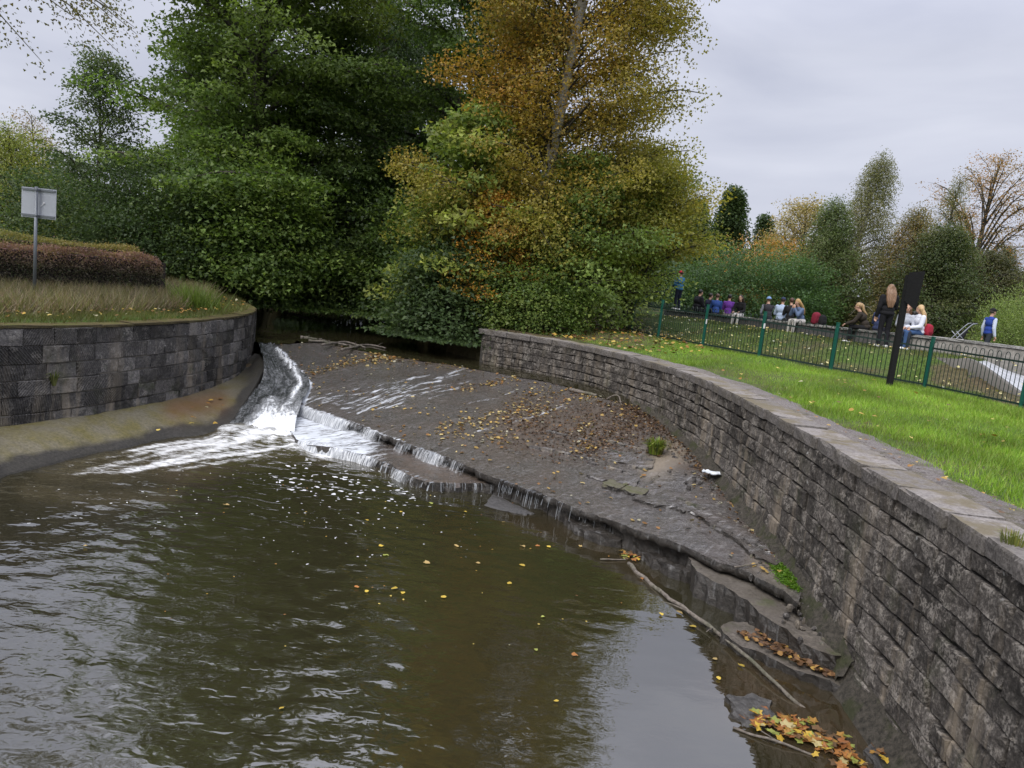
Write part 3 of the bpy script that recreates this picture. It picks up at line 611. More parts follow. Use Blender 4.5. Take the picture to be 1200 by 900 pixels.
# ------------------------------------------------------------------ water
def watermat(name, deep, shal, rp_rot=0.0):
    m, t, o = newmat(name); pos = nd(t, 'ShaderNodeNewGeometry').outputs['Position']
    st = noise(t, 4.5, 7, .68, vec=nd(t, 'ShaderNodeMapping', Vector=pos, Rotation=(0, 0, rp_rot)).outputs[0], sc=(.55, 1.8, 1.0), dist=.8)
    fine = noise(t, 14, 5, .65, sc=(.7, 1.4, 1)); rip = attr(t, 'rip'); fo = attr(t, 'foam'); fk = attr(t, 'fleck'); sh = attr(t, 'shallow')
    c = mix(t, noise(t, .5, 3), deep, tuple(d * 1.6 for d in deep)); c = mix(t, math_(t, 'MULTIPLY', sh, ramp(t, noise(t, 6, 5, .65), [(.3, .35), (.7, 1.0)])), c, shal)
    f1 = ramp(t, math_(t, 'ADD', mix(t, .4, st, noise(t, 16, 5, .7, sc=(.6, 1.5, 1.0))), math_(t, 'MULTIPLY', fo, .58)), [(.78, 0.0), (1.0, 1.0)])
    vo = nd(t, 'ShaderNodeTexVoronoi', Vector=nd(t, 'ShaderNodeVectorMath', dict(operation='MULTIPLY'), _0=nd(t, 'ShaderNodeVectorMath', dict(operation='ADD'), _0=pos, _1=nd(t, 'ShaderNodeVectorMath', dict(operation='SCALE'), _0=nd(t, 'ShaderNodeTexNoise', Vector=pos, Scale=5.0).outputs[1], Scale=.25).outputs[0]).outputs[0], _1=(.8, 1.3, 1)).outputs[0], Scale=8.0, Randomness=1.0)
    sz = math_(t, 'MULTIPLY', fk, math_(t, 'MULTIPLY', nd(t, 'ShaderNodeSeparateColor', _0=vo.outputs[1]).outputs[0], .42))
    f2 = math_(t, 'MULTIPLY', math_(t, 'LESS_THAN', vo.outputs[0], sz), ramp(t, fk, [(.02, 0.0), (.1, 1.0)]))
    wf = math_(t, 'MAXIMUM', f1, math_(t, 'MULTIPLY', f2, .8))
    tan = math_(t, 'MULTIPLY', fo, .4); c = mix(t, tan, c, (.2, .16, .09))
    c = mix(t, wf, c, (.78, .79, .8))
    rp_ = noise(t, 8, 1.5, .5, sc=(.8, 1.5, 1), dist=.6)
    nb = nd(t, 'ShaderNodeBump', Height=rp_, Distance=.03); t.links.new(math_(t, 'MULTIPLY', rip, .3), nb.inputs['Strength'])
    nb2 = nd(t, 'ShaderNodeBump', Height=fine, Distance=.012, Normal=nb.outputs[0]); t.links.new(math_(t, 'ADD', math_(t, 'MULTIPLY', rip, .015), .002), nb2.inputs['Strength'])
    rg = mix(t, wf, (.012, .012, .012), (.6, .6, .6))
    pbsdf(t, o, c, rg, nb2.outputs[0], .5, ior=2.5); return m
M_pool = watermat('river_water', (.018, .016, .008), (.048, .033, .018))
xs = np.arange(-13, 4.4, .06); ys = np.arange(2, 17.6, .05); X, Y = np.meshgrid(xs, ys); V = np.stack([X.ravel(), Y.ravel(), X.ravel() * 0], 1)
px, py = pj(np.c_[V[:, 0], np.maximum(V[:, 1], .6), V[:, 2]])
src = np.array(A(300, 515, 0))[:2]
dsr = np.hypot(V[:, 0] - src[0], V[:, 1] - src[1])
calm = np.clip((px - 400) / 350, 0, 1) ** .7
rip = np.clip(1.12 - calm, .0, 1) * np.clip(1.15 - dsr / 26, .35, 1); rip = np.maximum(rip, .9 * np.exp(-(dsr / 4.5) ** 2)); rip = np.maximum(rip, .02 + .28 * near_line(px, py, [(690, 690), (660, 800), (560, 860)], 55))
wp = .35 * vnoise(np.c_[V[:, :2] * .7, V[:, 2]], 48); P3 = np.c_[V[:, 0] * 1.9 + wp, V[:, 1] * 3.3 + V[:, 0] * .5 + wp, V[:, 2]]
V[:, 2] = .011 * rip * (1.0 * fbm(P3 * 2.1, 3, 41) + .8 * vnoise(np.c_[V[:, 0] * 1.0 + V[:, 1] * .5, V[:, 1] * 1.6, V[:, 2]], 42))
foamp = [(50, 556), (110, 540), (190, 524), (260, 506), (330, 500), (372, 520), (440, 537), (470, 553), (410, 545), (350, 536), (300, 540), (240, 552), (170, 556), (110, 560)]
ins = in_poly(px, py, foamp); dd = dist_poly(px, py, foamp, True)
lr = random.Random(12); lines = np.zeros(len(px))
for _ in range(46):
    y0_ = lr.uniform(503, 530); x0_ = lr.uniform(250, 345); x1_ = max(45, x0_ - lr.uniform(60, 270)); y1_ = min(560, y0_ + (x0_ - x1_) * lr.uniform(.12, .3)); xm_ = (x0_ + x1_) / 2
    fade = np.clip((px - x1_) / 40, 0, 1) * np.clip((x0_ + 25 - px) / 30, 0, 1)
    lines = np.maximum(lines, lr.uniform(.35, .8) * fade * near_line(px, py, [(x1_ - 20, y1_ + 3), (xm_, (y0_ + y1_) / 2 + lr.uniform(-9, 5)), (x0_ + 20, y0_)], lr.uniform(1.8, 4.5)))
foam = np.where(ins, .3 + np.clip(dd / 14, 0, 1) * .2, np.maximum(.3 * np.exp(-(dd / 12) ** 2), 0)); foam = np.maximum(foam, lines); foam = np.maximum(foam, (.8 + .25 * fbm(V * 3, 2, 46)) * near_line(px, py, [(262, 510), (300, 513), (345, 524), (385, 531)], 13)); foam = np.maximum(foam, .62 * near_line(px, py, [(350, 524), (380, 530), (450, 545), (480, 562), (510, 572)], 5))
foam = np.maximum(foam, .34 * near_line(px, py, [(30, 575), (120, 585), (200, 580)], 12))
fleck = np.maximum(.95 * near_line(px, py, [(330, 555), (420, 570), (470, 590)], 30), .4 * near_line(px, py, [(250, 570), (420, 600), (520, 600)], 60)); fleck = np.maximum(fleck, .5 * near_line(px, py, [(500, 570), (560, 582)], 10)); fleck = np.maximum(fleck, .34 * near_line(px, py, [(60, 590), (250, 600), (420, 640)], 50))
V[:, 2] += .09 * np.exp(-(dist_poly(px, py, [(265, 508), (310, 508), (350, 522)]) / 13) ** 2) * (1 + .6 * fbm(V * 4, 3, 43))
shal = np.clip(1.25 - dist_poly(px, py, [(880, 800), (960, 850), (1010, 880)]) / 60, 0, 1); shal = np.maximum(shal, .6 * np.clip(1 - dist_poly(px, py, [(600, 615), (680, 625), (760, 680)]) / 30, 0, 1))
shal = np.maximum(shal, .5 * near_line(px, py, [(200, 560), (240, 556)], 14))
keep = gridF(len(ys), len(xs))
mk('river_pool', V, keep[:, ::-1] if False else keep[:, [0, 3, 2, 1]], M_pool, None, True, dict(rip=rip, foam=foam, fleck=fleck, shallow=shal), 'structure')
xs = np.arange(-15, 4.2, .2); ys = np.arange(16, 52, .2); X, Y = np.meshgrid(xs, ys); V = np.stack([X.ravel(), Y.ravel(), X.ravel() * 0 + WATER_UP], 1)
cl_ = smooth_poly(np.array(crest)[:, :2], 60)
f_ = gridF(len(ys), len(xs)); cx = V[f_].mean(1); ok = np.ones(len(f_), bool)
cy = np.interp(cx[:, 0], cl_[:, 0], cl_[:, 1]); ok = (cx[:, 1] > cy + .02) | (cx[:, 0] < cl_[0, 0] - .2) & (cx[:, 1] > 20.8)
V[:, 2] += .004 * fbm(V * 3, 3, 44)
V[:, 2] = np.where(np.abs(V[:, 1] - np.interp(V[:, 0], cl_[:, 0], cl_[:, 1])) < .3, np.interp(V[:, 0], smooth_poly(np.array(crest), 60)[:, 0], smooth_poly(np.array(crest), 60)[:, 2]) + .01, V[:, 2])
mk('upstream_water', V, f_[ok][:, [0, 3, 2, 1]], M_pool, None, True, dict(rip=np.full(len(V), .12), foam=V[:, 0] * 0, fleck=V[:, 0] * 0, shallow=V[:, 0] * 0), 'structure')
# chute of white water between quay wall and weir
top = [A(303, 402, 1.15), A(312, 402, 1.15), A(322, 404, 1.16)]
lft = [top[0], A(309, 425, .95), A(306, 447, .6), A(286, 474, .32), A(262, 508, -.08)]
rgt = [top[-1], A(341, 424, .98), A(363, 447, .73), A(353, 473, .42), A(346, 498, .2), A(345, 524, -.05)]
bot = [lft[-1], A(300, 518, -.1), rgt[-1]]
G = coons(top, bot, lft, rgt, 70, 110); V = G.reshape(-1, 3); uu = np.tile(np.linspace(0, 1, 70), 110); vv = np.repeat(np.linspace(0, 1, 110), 70)
V[:, 2] -= .16 * np.sin(uu * PI) * (vv < .7) * np.sin(np.clip(vv / .7, 0, 1) * PI)
px, py = pj(V)
wht = np.maximum.reduce([.3 + 0 * px, .66 * near_line(px, py, [(326, 412), (346, 436), (352, 450), (342, 468), (325, 488), (305, 505)], 5.5 + 3 * fbm(V * 2.5, 2, 52)), .98 * np.clip((vv - .5) / .45, 0, 1) * np.clip((uu - .12) / .3, 0, 1), .6 * near_line(px, py, [(318, 470), (300, 490), (288, 505)], 10)])
V[:, 2] += (.04 + .06 * wht) * fbm(V * np.array([6, 6, 4]), 4, 51) + .05 * wht
m, t, o = newmat('white_water'); cv = nd(t, 'ShaderNodeCombineXYZ', X=math_(t, 'MULTIPLY', attr(t, 'fu'), 9.0), Y=math_(t, 'MULTIPLY', attr(t, 'fv'), 5.0)).outputs[0]; st = mix(t, .5, noise(t, 1.0, 7, .72, vec=cv, dist=1.2), noise(t, 16, 5, .7)); fo = attr(t, 'foam')
wf = ramp(t, math_(t, 'ADD', st, math_(t, 'MULTIPLY', fo, .7)), [(.66, 0.0), (.9, .3), (1.22, 1.0)]); c = mix(t, wf, (.02, .022, .022), (.78, .8, .82)); pbsdf(t, o, c, mix(t, wf, (.08, .08, .08), (.6, .6, .6)), bump(t, st, .8, .06), .5, ior=1.5); M_white = m
mk('chute_water', V, gridF(110, 70), M_white, None, True, dict(foam=wht, fu=uu, fv=vv), 'structure')
# falling strands over the steps
b = MB()
def strands(pts, n, h, r0, w):
    P = smooth_poly(np.array(pts), 200)
    T = np.gradient(P, axis=0); T /= np.linalg.norm(T, axis=1)[:, None]
    for _ in range(n):
        i = rnd.randrange(200); p = P[i]; nrm = np.array([T[i, 1], -T[i, 0], 0]); r = r0 * rnd.uniform(.5, 1.5); hh = h * rnd.uniform(.4, 1.1); ww = w * rnd.uniform(.6, 1.3)
        q = [p - nrm * .06 + np.array([0, 0, .008]), p + nrm * .015 + np.array([0, 0, .004]), p + nrm * (.015 + .5 * ww) - np.array([0, 0, hh * .35]), p + nrm * (.015 + ww) - np.array([0, 0, hh])]
        b.tube(q, [r * .6, r, r * .9, r * 1.1], 4, False)
strands([A(475, 519, .33), A(520, 536, .33)], 16, .17, .006, .05)
strands([A(445, 540, .15), A(505, 566, .15)], 22, .15, .006, .05)
strands([A(505, 566, .16), A(590, 569, .16)], 26, .13, .0022, .03)
strands([A(585, 562, .33), A(660, 590, .34), A(700, 603, .34)], 40, .26, .0022, .04)
m, t, o = newmat('falling_water'); pbsdf(t, o, (.34, .36, .38), .2, None, .5); M_fall = m
b.build('falling_water', M_fall, None, True, 'stuff')

m, t, o = newmat('water_curtain'); ss = attr(t, 's'); dn = attr(t, 'dens'); cv = nd(t, 'ShaderNodeCombineXYZ', X=math_(t, 'MULTIPLY', ss, 38.0), Y=math_(t, 'MULTIPLY', attr(t, 'v'), 1.4)).outputs[0]
n1_ = noise(t, 1.0, 6, .72, vec=cv, dist=.6); al = ramp(t, math_(t, 'ADD', n1_, math_(t, 'MULTIPLY', math_(t, 'SUBTRACT', dn, .5), .7)), [(.38, 0.0), (.68, .9)])
bs = pbsdf(t, None, ramp(t, n1_, [(.4, (.22, .24, .27)), (.62, (.82, .84, .86))]), .3, bump(t, n1_, .8, .03), .5); tr = nd(t, 'ShaderNodeBsdfTransparent'); ms = nd(t, 'ShaderNodeMixShader', Fac=al, _1=tr.outputs[0], _2=bs.outputs[0]); t.links.new(ms.outputs[0], o.inputs[0]); M_curt = m
def curtain(pts, h, w, dens):
    n = 160; P = smooth_poly(np.array(pts), n); T = np.gradient(P, axis=0); T /= np.linalg.norm(T, axis=1)[:, None]; Nn = np.stack([T[:, 1], -T[:, 0], 0 * T[:, 0]], 1); s_ = arc(P[:, :2]); V = []; vvs = []
    jw = 1 + .5 * fbm(np.c_[s_ * 5, s_ * 0, s_ * 0], 3, 77); jd = .22 * fbm(np.c_[s_ * 3, s_ * 0 + 3, s_ * 0], 3, 78)
    for v, (d, z) in enumerate(((-.18, .012), (-.05, .014), (.02, .004), (.02 + w * .45, -h * .3), (.02 + w * .8, -h * .7), (.02 + w, -h))):
        q = P + Nn * (d + (.35 * w * (jw - 1) if v > 2 else 0))[:, None] + np.array([0, 0, z]) if v > 2 else P + Nn * d + np.array([0, 0, z]); V.append(q); vvs.append(np.full(n, v / 5))
    d = np.interp(np.linspace(0, 1, n), np.linspace(0, 1, len(dens)), dens) + jd; vvs = np.concatenate(vvs)
    mk('water_curtain', np.vstack(V), gridF(6, n), M_curt, None, True, dict(s=np.tile(s_, 6), v=vvs, dens=np.tile(d, 6) - .55 * (vvs < .3)), 'structure')
curtain([A(350, 474, .36), A(385, 487, .35), A(420, 498, .34), A(475, 519, .33), A(530, 538.7, .33), A(585, 561.6, .33)], .2, .09, [.95, .9, .75, .6, .38, .3, .55, .45, .15, .0])
curtain([A(350, 517, .15), A(400, 527, .15), A(440, 538, .15), A(480, 557, .15), A(505, 565, .15)], .16, .07, [1.0, .8, .55, .5, .45, .4, .3])
# ------------------------------------------------------------------ vegetation
def leaf_cloud(name, C, Nn, T, L, Wd, col, mat, parent, kind=None, fold=.18):
    """C roots (n,3), Nn normals, T growth directions, L length, Wd width, col (n,3): one folded leaf face each"""
    T = T / (np.linalg.norm(T, axis=1)[:, None] + 1e-9); S_ = np.cross(T, Nn); S_ /= np.linalg.norm(S_, axis=1)[:, None] + 1e-9; Nn = np.cross(S_, T)
    L = np.asarray(L)[:, None] if np.ndim(L) else np.full((len(C), 1), L); Wd = np.asarray(Wd)[:, None] if np.ndim(Wd) else np.full((len(C), 1), Wd)
    a = C; b = C + T * L * .45 + S_ * Wd * .5 + Nn * Wd * fold; c = C + T * L - Nn * L * .12; d = C + T * L * .45 - S_ * Wd * .5 + Nn * Wd * fold
    if mat is M_leaf:
        V = np.stack([C - S_ * Wd * .5 + T * L * .18, C + S_ * Wd * .5 + T * L * .32 + Nn * Wd * fold, C + T * L], 1).reshape(-1, 3)
        return mk(name, V, np.arange(len(C) * 3).reshape(-1, 3), mat, parent, False, dict(Col=np.repeat(np.clip(col * 2.0, 0, 1), 3, 0)), kind)
    V = np.stack([a, b, c, d], 1).reshape(-1, 3); F = np.arange(len(C) * 4).reshape(-1, 4)
    return mk(name, V, F, mat, parent, False, dict(Col=np.repeat(np.clip(col, 0, 1), 4, 0)), kind)
def pick(pal, n, g):
    w = np.array([p[1] for p in pal], float); i = g.choice(len(pal), n, p=w / w.sum()); return np.array([p[0] for p in pal])[i]
def bez(a, b, c, n):
    t = np.linspace(0, 1, n)[:, None]; return (1 - t) ** 2 * a + 2 * t * (1 - t) * b + t * t * c
def tree(name, label, cat, base, H, prof, nb, nl, ll, lw, pal, seed, tr=.2, lean=(0, 0), c0=.15, rise=.25, droop=.25, spray=(.55, .22), sub=4, bark=None, group=None, colf=None, squash=(1, 1), up=.9, hang=.3, jit=.25, tipf=(.35, 1.0), trunk_path=None, twigs=True, topr=.12, bshow=1.0, limb_r=.42, mask=None, limb_mat=None):
    g = np.random.default_rng(seed); base = np.array(base, float); bark = bark or M_bark
    nl = int(nl * 1.6); ll *= .84; lw *= .98
    if base[1] > 40 and up > .3: nl = int(nl * 1.2); jit *= .6
    t_ = thing(name, label, cat, tuple(base), 0, group)
    if trunk_path is None:
        k = np.linspace(0, 1, 9); w = .02 * H * fbm(np.c_[k * 3, k * 0 + seed, k * 0], 2, seed); w2 = .02 * H * fbm(np.c_[k * 3, k * 0, k * 0 + seed], 2, seed + 5)
        tp = np.c_[lean[0] * k ** 1.3 + w * k, lean[1] * k ** 1.3 + w2 * k, H * .96 * k]
    else: tp = smooth_poly(np.array(trunk_path, float), 12)
    kk = np.linspace(0, 1, len(tp)); rad = tr * (1 - kk * (1 - topr)); rad[0] *= 1.35
    b = MB(); b.tube(tp, rad, 9); b.build('trunk', bark, t_, True)
    bb = MB(); Cs = []; Dr = []; Bi = []
    pz = np.array([p[0] for p in prof]); pr = np.array([p[1] for p in prof])
    tip_z = tp[-1, 2]
    for i in range(nb):
        f = c0 + (1 - c0) * ((i + g.random()) / nb) ** .92; az = i * 2.39996 + g.uniform(-.5, .5)
        r = np.interp(f, pz, pr) * g.uniform(.5, 1.22)
        zc = f * H; zs = max(.04 * H, zc - rise * r - .02 * H)
        st = np.array([np.interp(zs, tp[:, 2], tp[:, 0]), np.interp(zs, tp[:, 2], tp[:, 1]), min(zs, tip_z)])
        d = np.array([math.cos(az) * squash[0], math.sin(az) * squash[1], 0])
        ax = np.array([np.interp(zc, tp[:, 2], tp[:, 0]), np.interp(zc, tp[:, 2], tp[:, 1]), zc])
        en = ax + d * r; en[2] = zc - droop * r * .35
        mid = (st + en) / 2 + np.array([0, 0, rise * r * .55]) + g.normal(0, .05 * r + .02, 3)
        P = bez(st, mid, en, 7)
        br = np.interp(zs, tp[:, 2], rad) * limb_r * (.5 + .5 * r / max(pr)) + .01
        if g.random() < bshow: bb.tube(P[[0, 2, 3, 5, 6]], np.linspace(br, .012, 5), 4, False)
        Ps = [P]
        for s_ in range(sub):
            q = g.uniform(.3, .92); p0 = P[min(6, int(q * 6))]; a2 = az + g.choice([-1, 1]) * g.uniform(.4, 1.15); l2 = r * g.uniform(.22, .5) * (1.1 - q * .4) + .15
            e2 = p0 + np.array([math.cos(a2) * squash[0], math.sin(a2) * squash[1], g.uniform(-.25, .5) - droop * .6]) * l2
            P2 = bez(p0, (p0 + e2) / 2 + np.array([0, 0, .12 * l2]), e2, 5)
            if twigs and g.random() < bshow: bb.tube(P2[[0, 2, 4]], np.linspace(br * .35 + .004, .006, 3), 3, False)
            Ps.append(P2)
        for j, Q in enumerate(Ps):
            L = np.linalg.norm(Q[-1] - Q[0]); m_ = max(2, int(L / (spray[0] * .8)))
            for u in g.uniform(tipf[0] if j == 0 else .25, tipf[1], m_):
                x = u * (len(Q) - 1); i0 = min(int(x), len(Q) - 2); Cs.append(Q[i0] + (Q[i0 + 1] - Q[i0]) * (x - i0)); dd = Q[-1] - Q[0]; Dr.append(dd / (np.linalg.norm(dd) + 1e-6)); Bi.append(i)
    if nb: bb.build('branches', limb_mat or bark, t_, True)
    Cs = np.array(Cs); Dr = np.array(Dr); Bi = np.array(Bi)
    if mask is not None:
        k_ = mask(Cs); Cs, Dr, Bi = Cs[k_], Dr[k_], Bi[k_]
    w = g.uniform(.35, 1.6, len(Cs)); w /= w.sum(); ci = g.choice(len(Cs), nl, p=w)
    off = g.normal(0, 1, (nl, 3)); off *= np.minimum(1, 1.7 / (np.linalg.norm(off, axis=1)[:, None] + 1e-6)); rr = np.hypot(off[:, 0], off[:, 1])
    off *= np.array([spray[0], spray[0], spray[1]]); off[:, 2] -= hang * spray[0] * rr ** 1.3 * .6
    C = Cs[ci] + off
    gl = hgt(C[:, 0] + base[0], C[:, 1] + base[1]) - base[2] + .03 if base[2] < 4 and nl < 10 else np.full(nl, -9)
    T = Dr[ci] * .8 + g.normal(0, .7, (nl, 3)) + off * np.array([1.0, 1, 0]) / spray[0] * .5; T[:, 2] -= hang
    Nn = g.normal(0, 1 - up * .55, (nl, 3)); Nn[:, 2] += up; Nn += Dr[ci] * .25 + g.normal(0, .45, (len(Cs), 3))[ci]
    bc = pick(pal, len(Cs), g) if len(Cs) else np.zeros((0, 3))
    bcol = pick(pal, nb, g); cc = (bcol[Bi] * .5 + bc * .5) * g.uniform(.68, 1.35, (len(Cs), 1))
    lc = cc[ci] * (1 - .3) + pick(pal, nl, g) * .3
    if colf is not None: lc = colf(C + base, lc, g)
    lc = lc * g.uniform(1 - jit, 1 + jit, (nl, 1))
    leaf_cloud('crown', C, Nn, T, ll * g.uniform(.65, 1.25, nl), lw * g.uniform(.65, 1.25, nl), lc, M_leaf, t_)
    return t_
def shrub(name, label, cat, base, rx, ry, H, nl, ll, lw, pal, seed, stems=7, group=None, hang=.2, clump=(.3, .16), low=.06, up=.8, lump=.25, colf=None, jit=.25, bark=None):
    """dense bush: stems fanning out into leaf clumps through an uneven dome"""
    nl = int(nl * 1.45); ll *= .86; lw *= .98; g = np.random.default_rng(seed); t_ = thing(name, label, cat, tuple(base), 0, group); b = MB()
    nc = max(20, int(nl / 60)); u = g.uniform(low, 1, nc); a = g.uniform(0, 2 * PI, nc)
    el = np.arcsin(u); rr = g.uniform(.55, 1.03, nc) ** .7
    lump_ = 1 + lump * fbm(np.c_[np.cos(a) * 1.6, np.sin(a) * 1.6, u * 2 + seed], 3, seed)
    Cs = np.c_[rx * np.cos(a) * np.cos(el) ** .7 * rr * lump_, ry * np.sin(a) * np.cos(el) ** .7 * rr * lump_, H * u * rr * lump_]
    for k in range(stems):
        e = Cs[g.integers(nc)] * .9; b.tube(bez(np.array([g.normal(0, .1), g.normal(0, .1), -.05]), e * np.array([.4, .4, .7]), e, 6), np.linspace(.05, .012, 6), 5, False)
    b.build('stems', bark or M_bark, t_, True)
    ci = g.integers(0, nc, nl); off = g.normal(0, 1, (nl, 3)) * np.array([clump[0], clump[0], clump[1]]); C = Cs[ci] + off; C[:, 2] = np.maximum(C[:, 2], .03)
    out = Cs[ci] / np.array([rx, ry, H]); T = out + g.normal(0, .7, (nl, 3)); T[:, 2] -= hang; Nn = g.normal(0, .5, (nl, 3)) + out * .6; Nn[:, 2] += up
    lc = (pick(pal, nc, g) * g.uniform(.7, 1.35, (nc, 1)))[ci] * .65 + pick(pal, nl, g) * .35
    if colf is not None: lc = colf(C + np.array(base), lc, g)
    lc = lc * g.uniform(1 - jit, 1 + jit, (nl, 1))
    leaf_cloud('foliage', C, Nn, T, ll * g.uniform(.65, 1.25, nl), lw * g.uniform(.65, 1.25, nl), lc, M_leaf, t_); return t_
def at(px_, Y, dz=0.0, z=2.5):
    for _ in range(3):
        x = X_at(px_, Y, z); z = float(hgt([x], [Y])[0]) + dz
    return (x, Y, z)
def ztop(px_, py_, Y): return aty(px_, py_, Y).z
DG = [((.042, .068, .016), 3), ((.064, .098, .02), 3), ((.028, .046, .013), 2), ((.095, .125, .03), 1.6)]           # sycamore greens
DK = [((.02, .035, .013), 3), ((.032, .05, .018), 3), ((.048, .066, .024), 1.2)]
LIME = [((.12, .15, .03), 3), ((.08, .11, .026), 3), ((.17, .18, .04), 1), ((.05, .08, .02), 2)]
GOLD = [((.18, .11, .018), 4), ((.14, .105, .022), 3.5), ((.21, .09, .016), 1.4), ((.09, .09, .022), 2.5)]
YEL = [((.22, .17, .03), 2), ((.15, .14, .03), 3), ((.1, .12, .03), 2)]
OLIVE = [((.085, .085, .032), 3), ((.06, .07, .026), 3), ((.12, .11, .045), 1.5), ((.1, .085, .04), 1)]
BROWN = [((.13, .085, .035), 3), ((.18, .11, .035), 2), ((.09, .075, .035), 2)]
# --- left bank
def col_maple(C, c, g):
    k = np.clip((C[:, 2] - 11) / 6, 0, 1) * np.clip((C[:, 0] + 9.5) / 5, 0, 1); k = k * g.uniform(.3, 1, len(C)); c = c * (1 - k[:, None]) + np.array((.24, .2, .025)) * k[:, None]
    k2 = np.clip((C[:, 2] - 9) / 8, 0, 1)[:, None] * .5; return c * (1 - k2) + np.array((.085, .105, .025)) * k2
tree('maple_tree', 'broad dark green maple with yellowing top behind the hedge and quay wall', 'tree', at(292, 27.5), 19, [(0, 3.0), (.12, 3.7), (.35, 4.3), (.6, 4.2), (.8, 3.4), (1, 1.0)], 90, 56000, .175, .15, DG, 101, .36, c0=.1, rise=.5, droop=.45, spray=(.6, .14), colf=col_maple, hang=.35)
tree('alder_tree', 'thin open alder tree left of the broad maple', 'tree', at(112, 30), ztop(112, 60, 30) - 2.3, [(0, .6), (.3, 1.7), (.6, 1.9), (.85, 1.2), (1, .4)], 42, 9500, .15, .11, DK + [((.06, .075, .035), 3)], 102, .12, c0=.18, rise=.5, droop=.1, spray=(.42, .18))
tree('willow_tree', 'yellow green bushy willow tree behind the road sign', 'tree', at(10, 34), ztop(10, 150, 34) - 2.4, [(0, 2.2), (.3, 2.9), (.7, 2.4), (1, .6)], 60, 22000, .16, .06, [((.13, .14, .03), 3), ((.09, .11, .03), 3), ((.17, .16, .04), 1)], 103, .2, c0=.06, rise=.6, spray=(.45, .3), hang=.6)
tree('ash_tree', 'small half bare brown ash tree far behind the willow on the left', 'tree', at(38, 46), ztop(38, 128, 46) - 2.6, [(0, .8), (.5, 1.6), (.8, 1.7), (1, .8)], 34, 2600, .16, .08, BROWN, 104, .15, c0=.3, rise=.7, droop=.8, hang=.8)
tree('weeping_birch', 'birch with hanging brown green twigs reaching in at the top left', 'tree', (-10.6, 13.0, 2.1), 13.5, [(0, 1), (.4, 2.6), (.55, 3.4), (.7, 3.9), (1, 1.2)], 70, 22000, .09, .06, [((.1, .085, .03), 3), ((.07, .075, .03), 3), ((.15, .1, .03), 1)], 105, .2, c0=.5, rise=.4, droop=.8, spray=(.17, .26), hang=.9, sub=6, bark=M_birch)
UNDER = 'dark shrubs under the maple'
shrub('laurel_shrub', 'dark evergreen shrub directly behind the left half of the hedge', 'shrub', at(95, 24), 2.6, 1.9, ztop(95, 205, 24) - 2.2, 17000, .14, .07, DK + [((.06, .08, .03), 1)], 111)
shrub('laurel_shrub', 'dark evergreen shrub behind the right end of the hedge', 'shrub', at(195, 24.5), 2.6, 1.9, ztop(195, 195, 24.5) - 2.2, 19000, .14, .08, DK + [((.045, .065, .03), 1)], 112)
shrub('hazel_shrub', 'deep green bush hanging over the far end of the quay wall', 'shrub', at(285, 25), 2.5, 1.9, 4.6, 19000, .17, .13, DG, 113, clump=(.4, .14), hang=.4)
tree('sycamore_tree', 'low spreading dark sycamore on the left bank over the stream', 'tree', (-8.0, 29.5, 2.0), 11, [(0, 3.6), (.2, 4.0), (.5, 3.8), (.8, 2.6), (1, .8)], 70, 38000, .17, .14, DG + DK, 114, .22, c0=.05, rise=.3, droop=.6, spray=(.55, .15), hang=.4)
# --- behind and over the stream
tree('cypress_tree', 'tall dark drooping cypress between the maple and the golden aspen', 'tree', at(428, 38, 0, 2.6), 25, [(0, 2.6), (.2, 3.0), (.6, 2.4), (1, .5)], 110, 34000, .26, .09, DK, 121, .35, c0=.08, rise=.05, droop=1.0, spray=(.4, .3), hang=1.0)
tree('sycamore_tree', 'big dark green sycamore in the middle behind the golden aspen', 'tree', (-2.6, 30.5, 2.3), 20, [(0, 3.2), (.15, 4.2), (.45, 4.4), (.75, 3.4), (1, 1.0)], 95, 62000, .175, .14, DG + DK, 122, .4, c0=.06, rise=.45, droop=.45, spray=(.6, .17), hang=.4)
tree('sycamore_tree', 'dark sycamore far up the stream closing off the gap', 'tree', (-7.0, 43, 2.2), 15, [(0, 5), (.3, 5.4), (.7, 4.2), (1, 1)], 70, 26000, .26, .2, DK, 123, .35, c0=.03, rise=.3, droop=.5, spray=(.7, .25))
tree('sycamore_tree', 'dark sycamore far back behind the left bank shrubs', 'tree', (-16.5, 42, 2.5), 14, [(0, 4.5), (.3, 5), (.7, 4.2), (1, 1)], 70, 24000, .26, .2, DK + DG, 124, .35, c0=.03, rise=.3, droop=.5, spray=(.7, .25))
shrub('elder_bush', 'dark bush trailing into the water at the end of the river wall', 'shrub', (-2.0, 23.2, 1.7), 1.8, 1.5, 3.3, 20000, .15, .11, DK + [((.035, .055, .018), 2)], 125, clump=(.4, .15), hang=.5, low=-.25)
shrub('elder_bush', 'dark bush leaning over the shadowed stream upriver', 'shrub', (-3.6, 27.5, 1.9), 2.6, 2.0, 4.2, 18000, .18, .13, DK + DG, 126, clump=(.45, .16), hang=.5, low=-.25)
shrub('elder_bush', 'dark bush on the far left bank under the low sycamore', 'shrub', (-9.0, 26.5, 1.9), 2.4, 2.0, 3.2, 16000, .18, .13, DK + DG, 127, clump=(.45, .16), hang=.5, low=-.2)
shrub('elder_bush', 'farthest dark bush at the bend of the stream', 'shrub', (-8.0, 37, 1.8), 5.5, 2.5, 6.0, 22000, .25, .18, DK, 128, clump=(.6, .3), hang=.4, low=-.05)
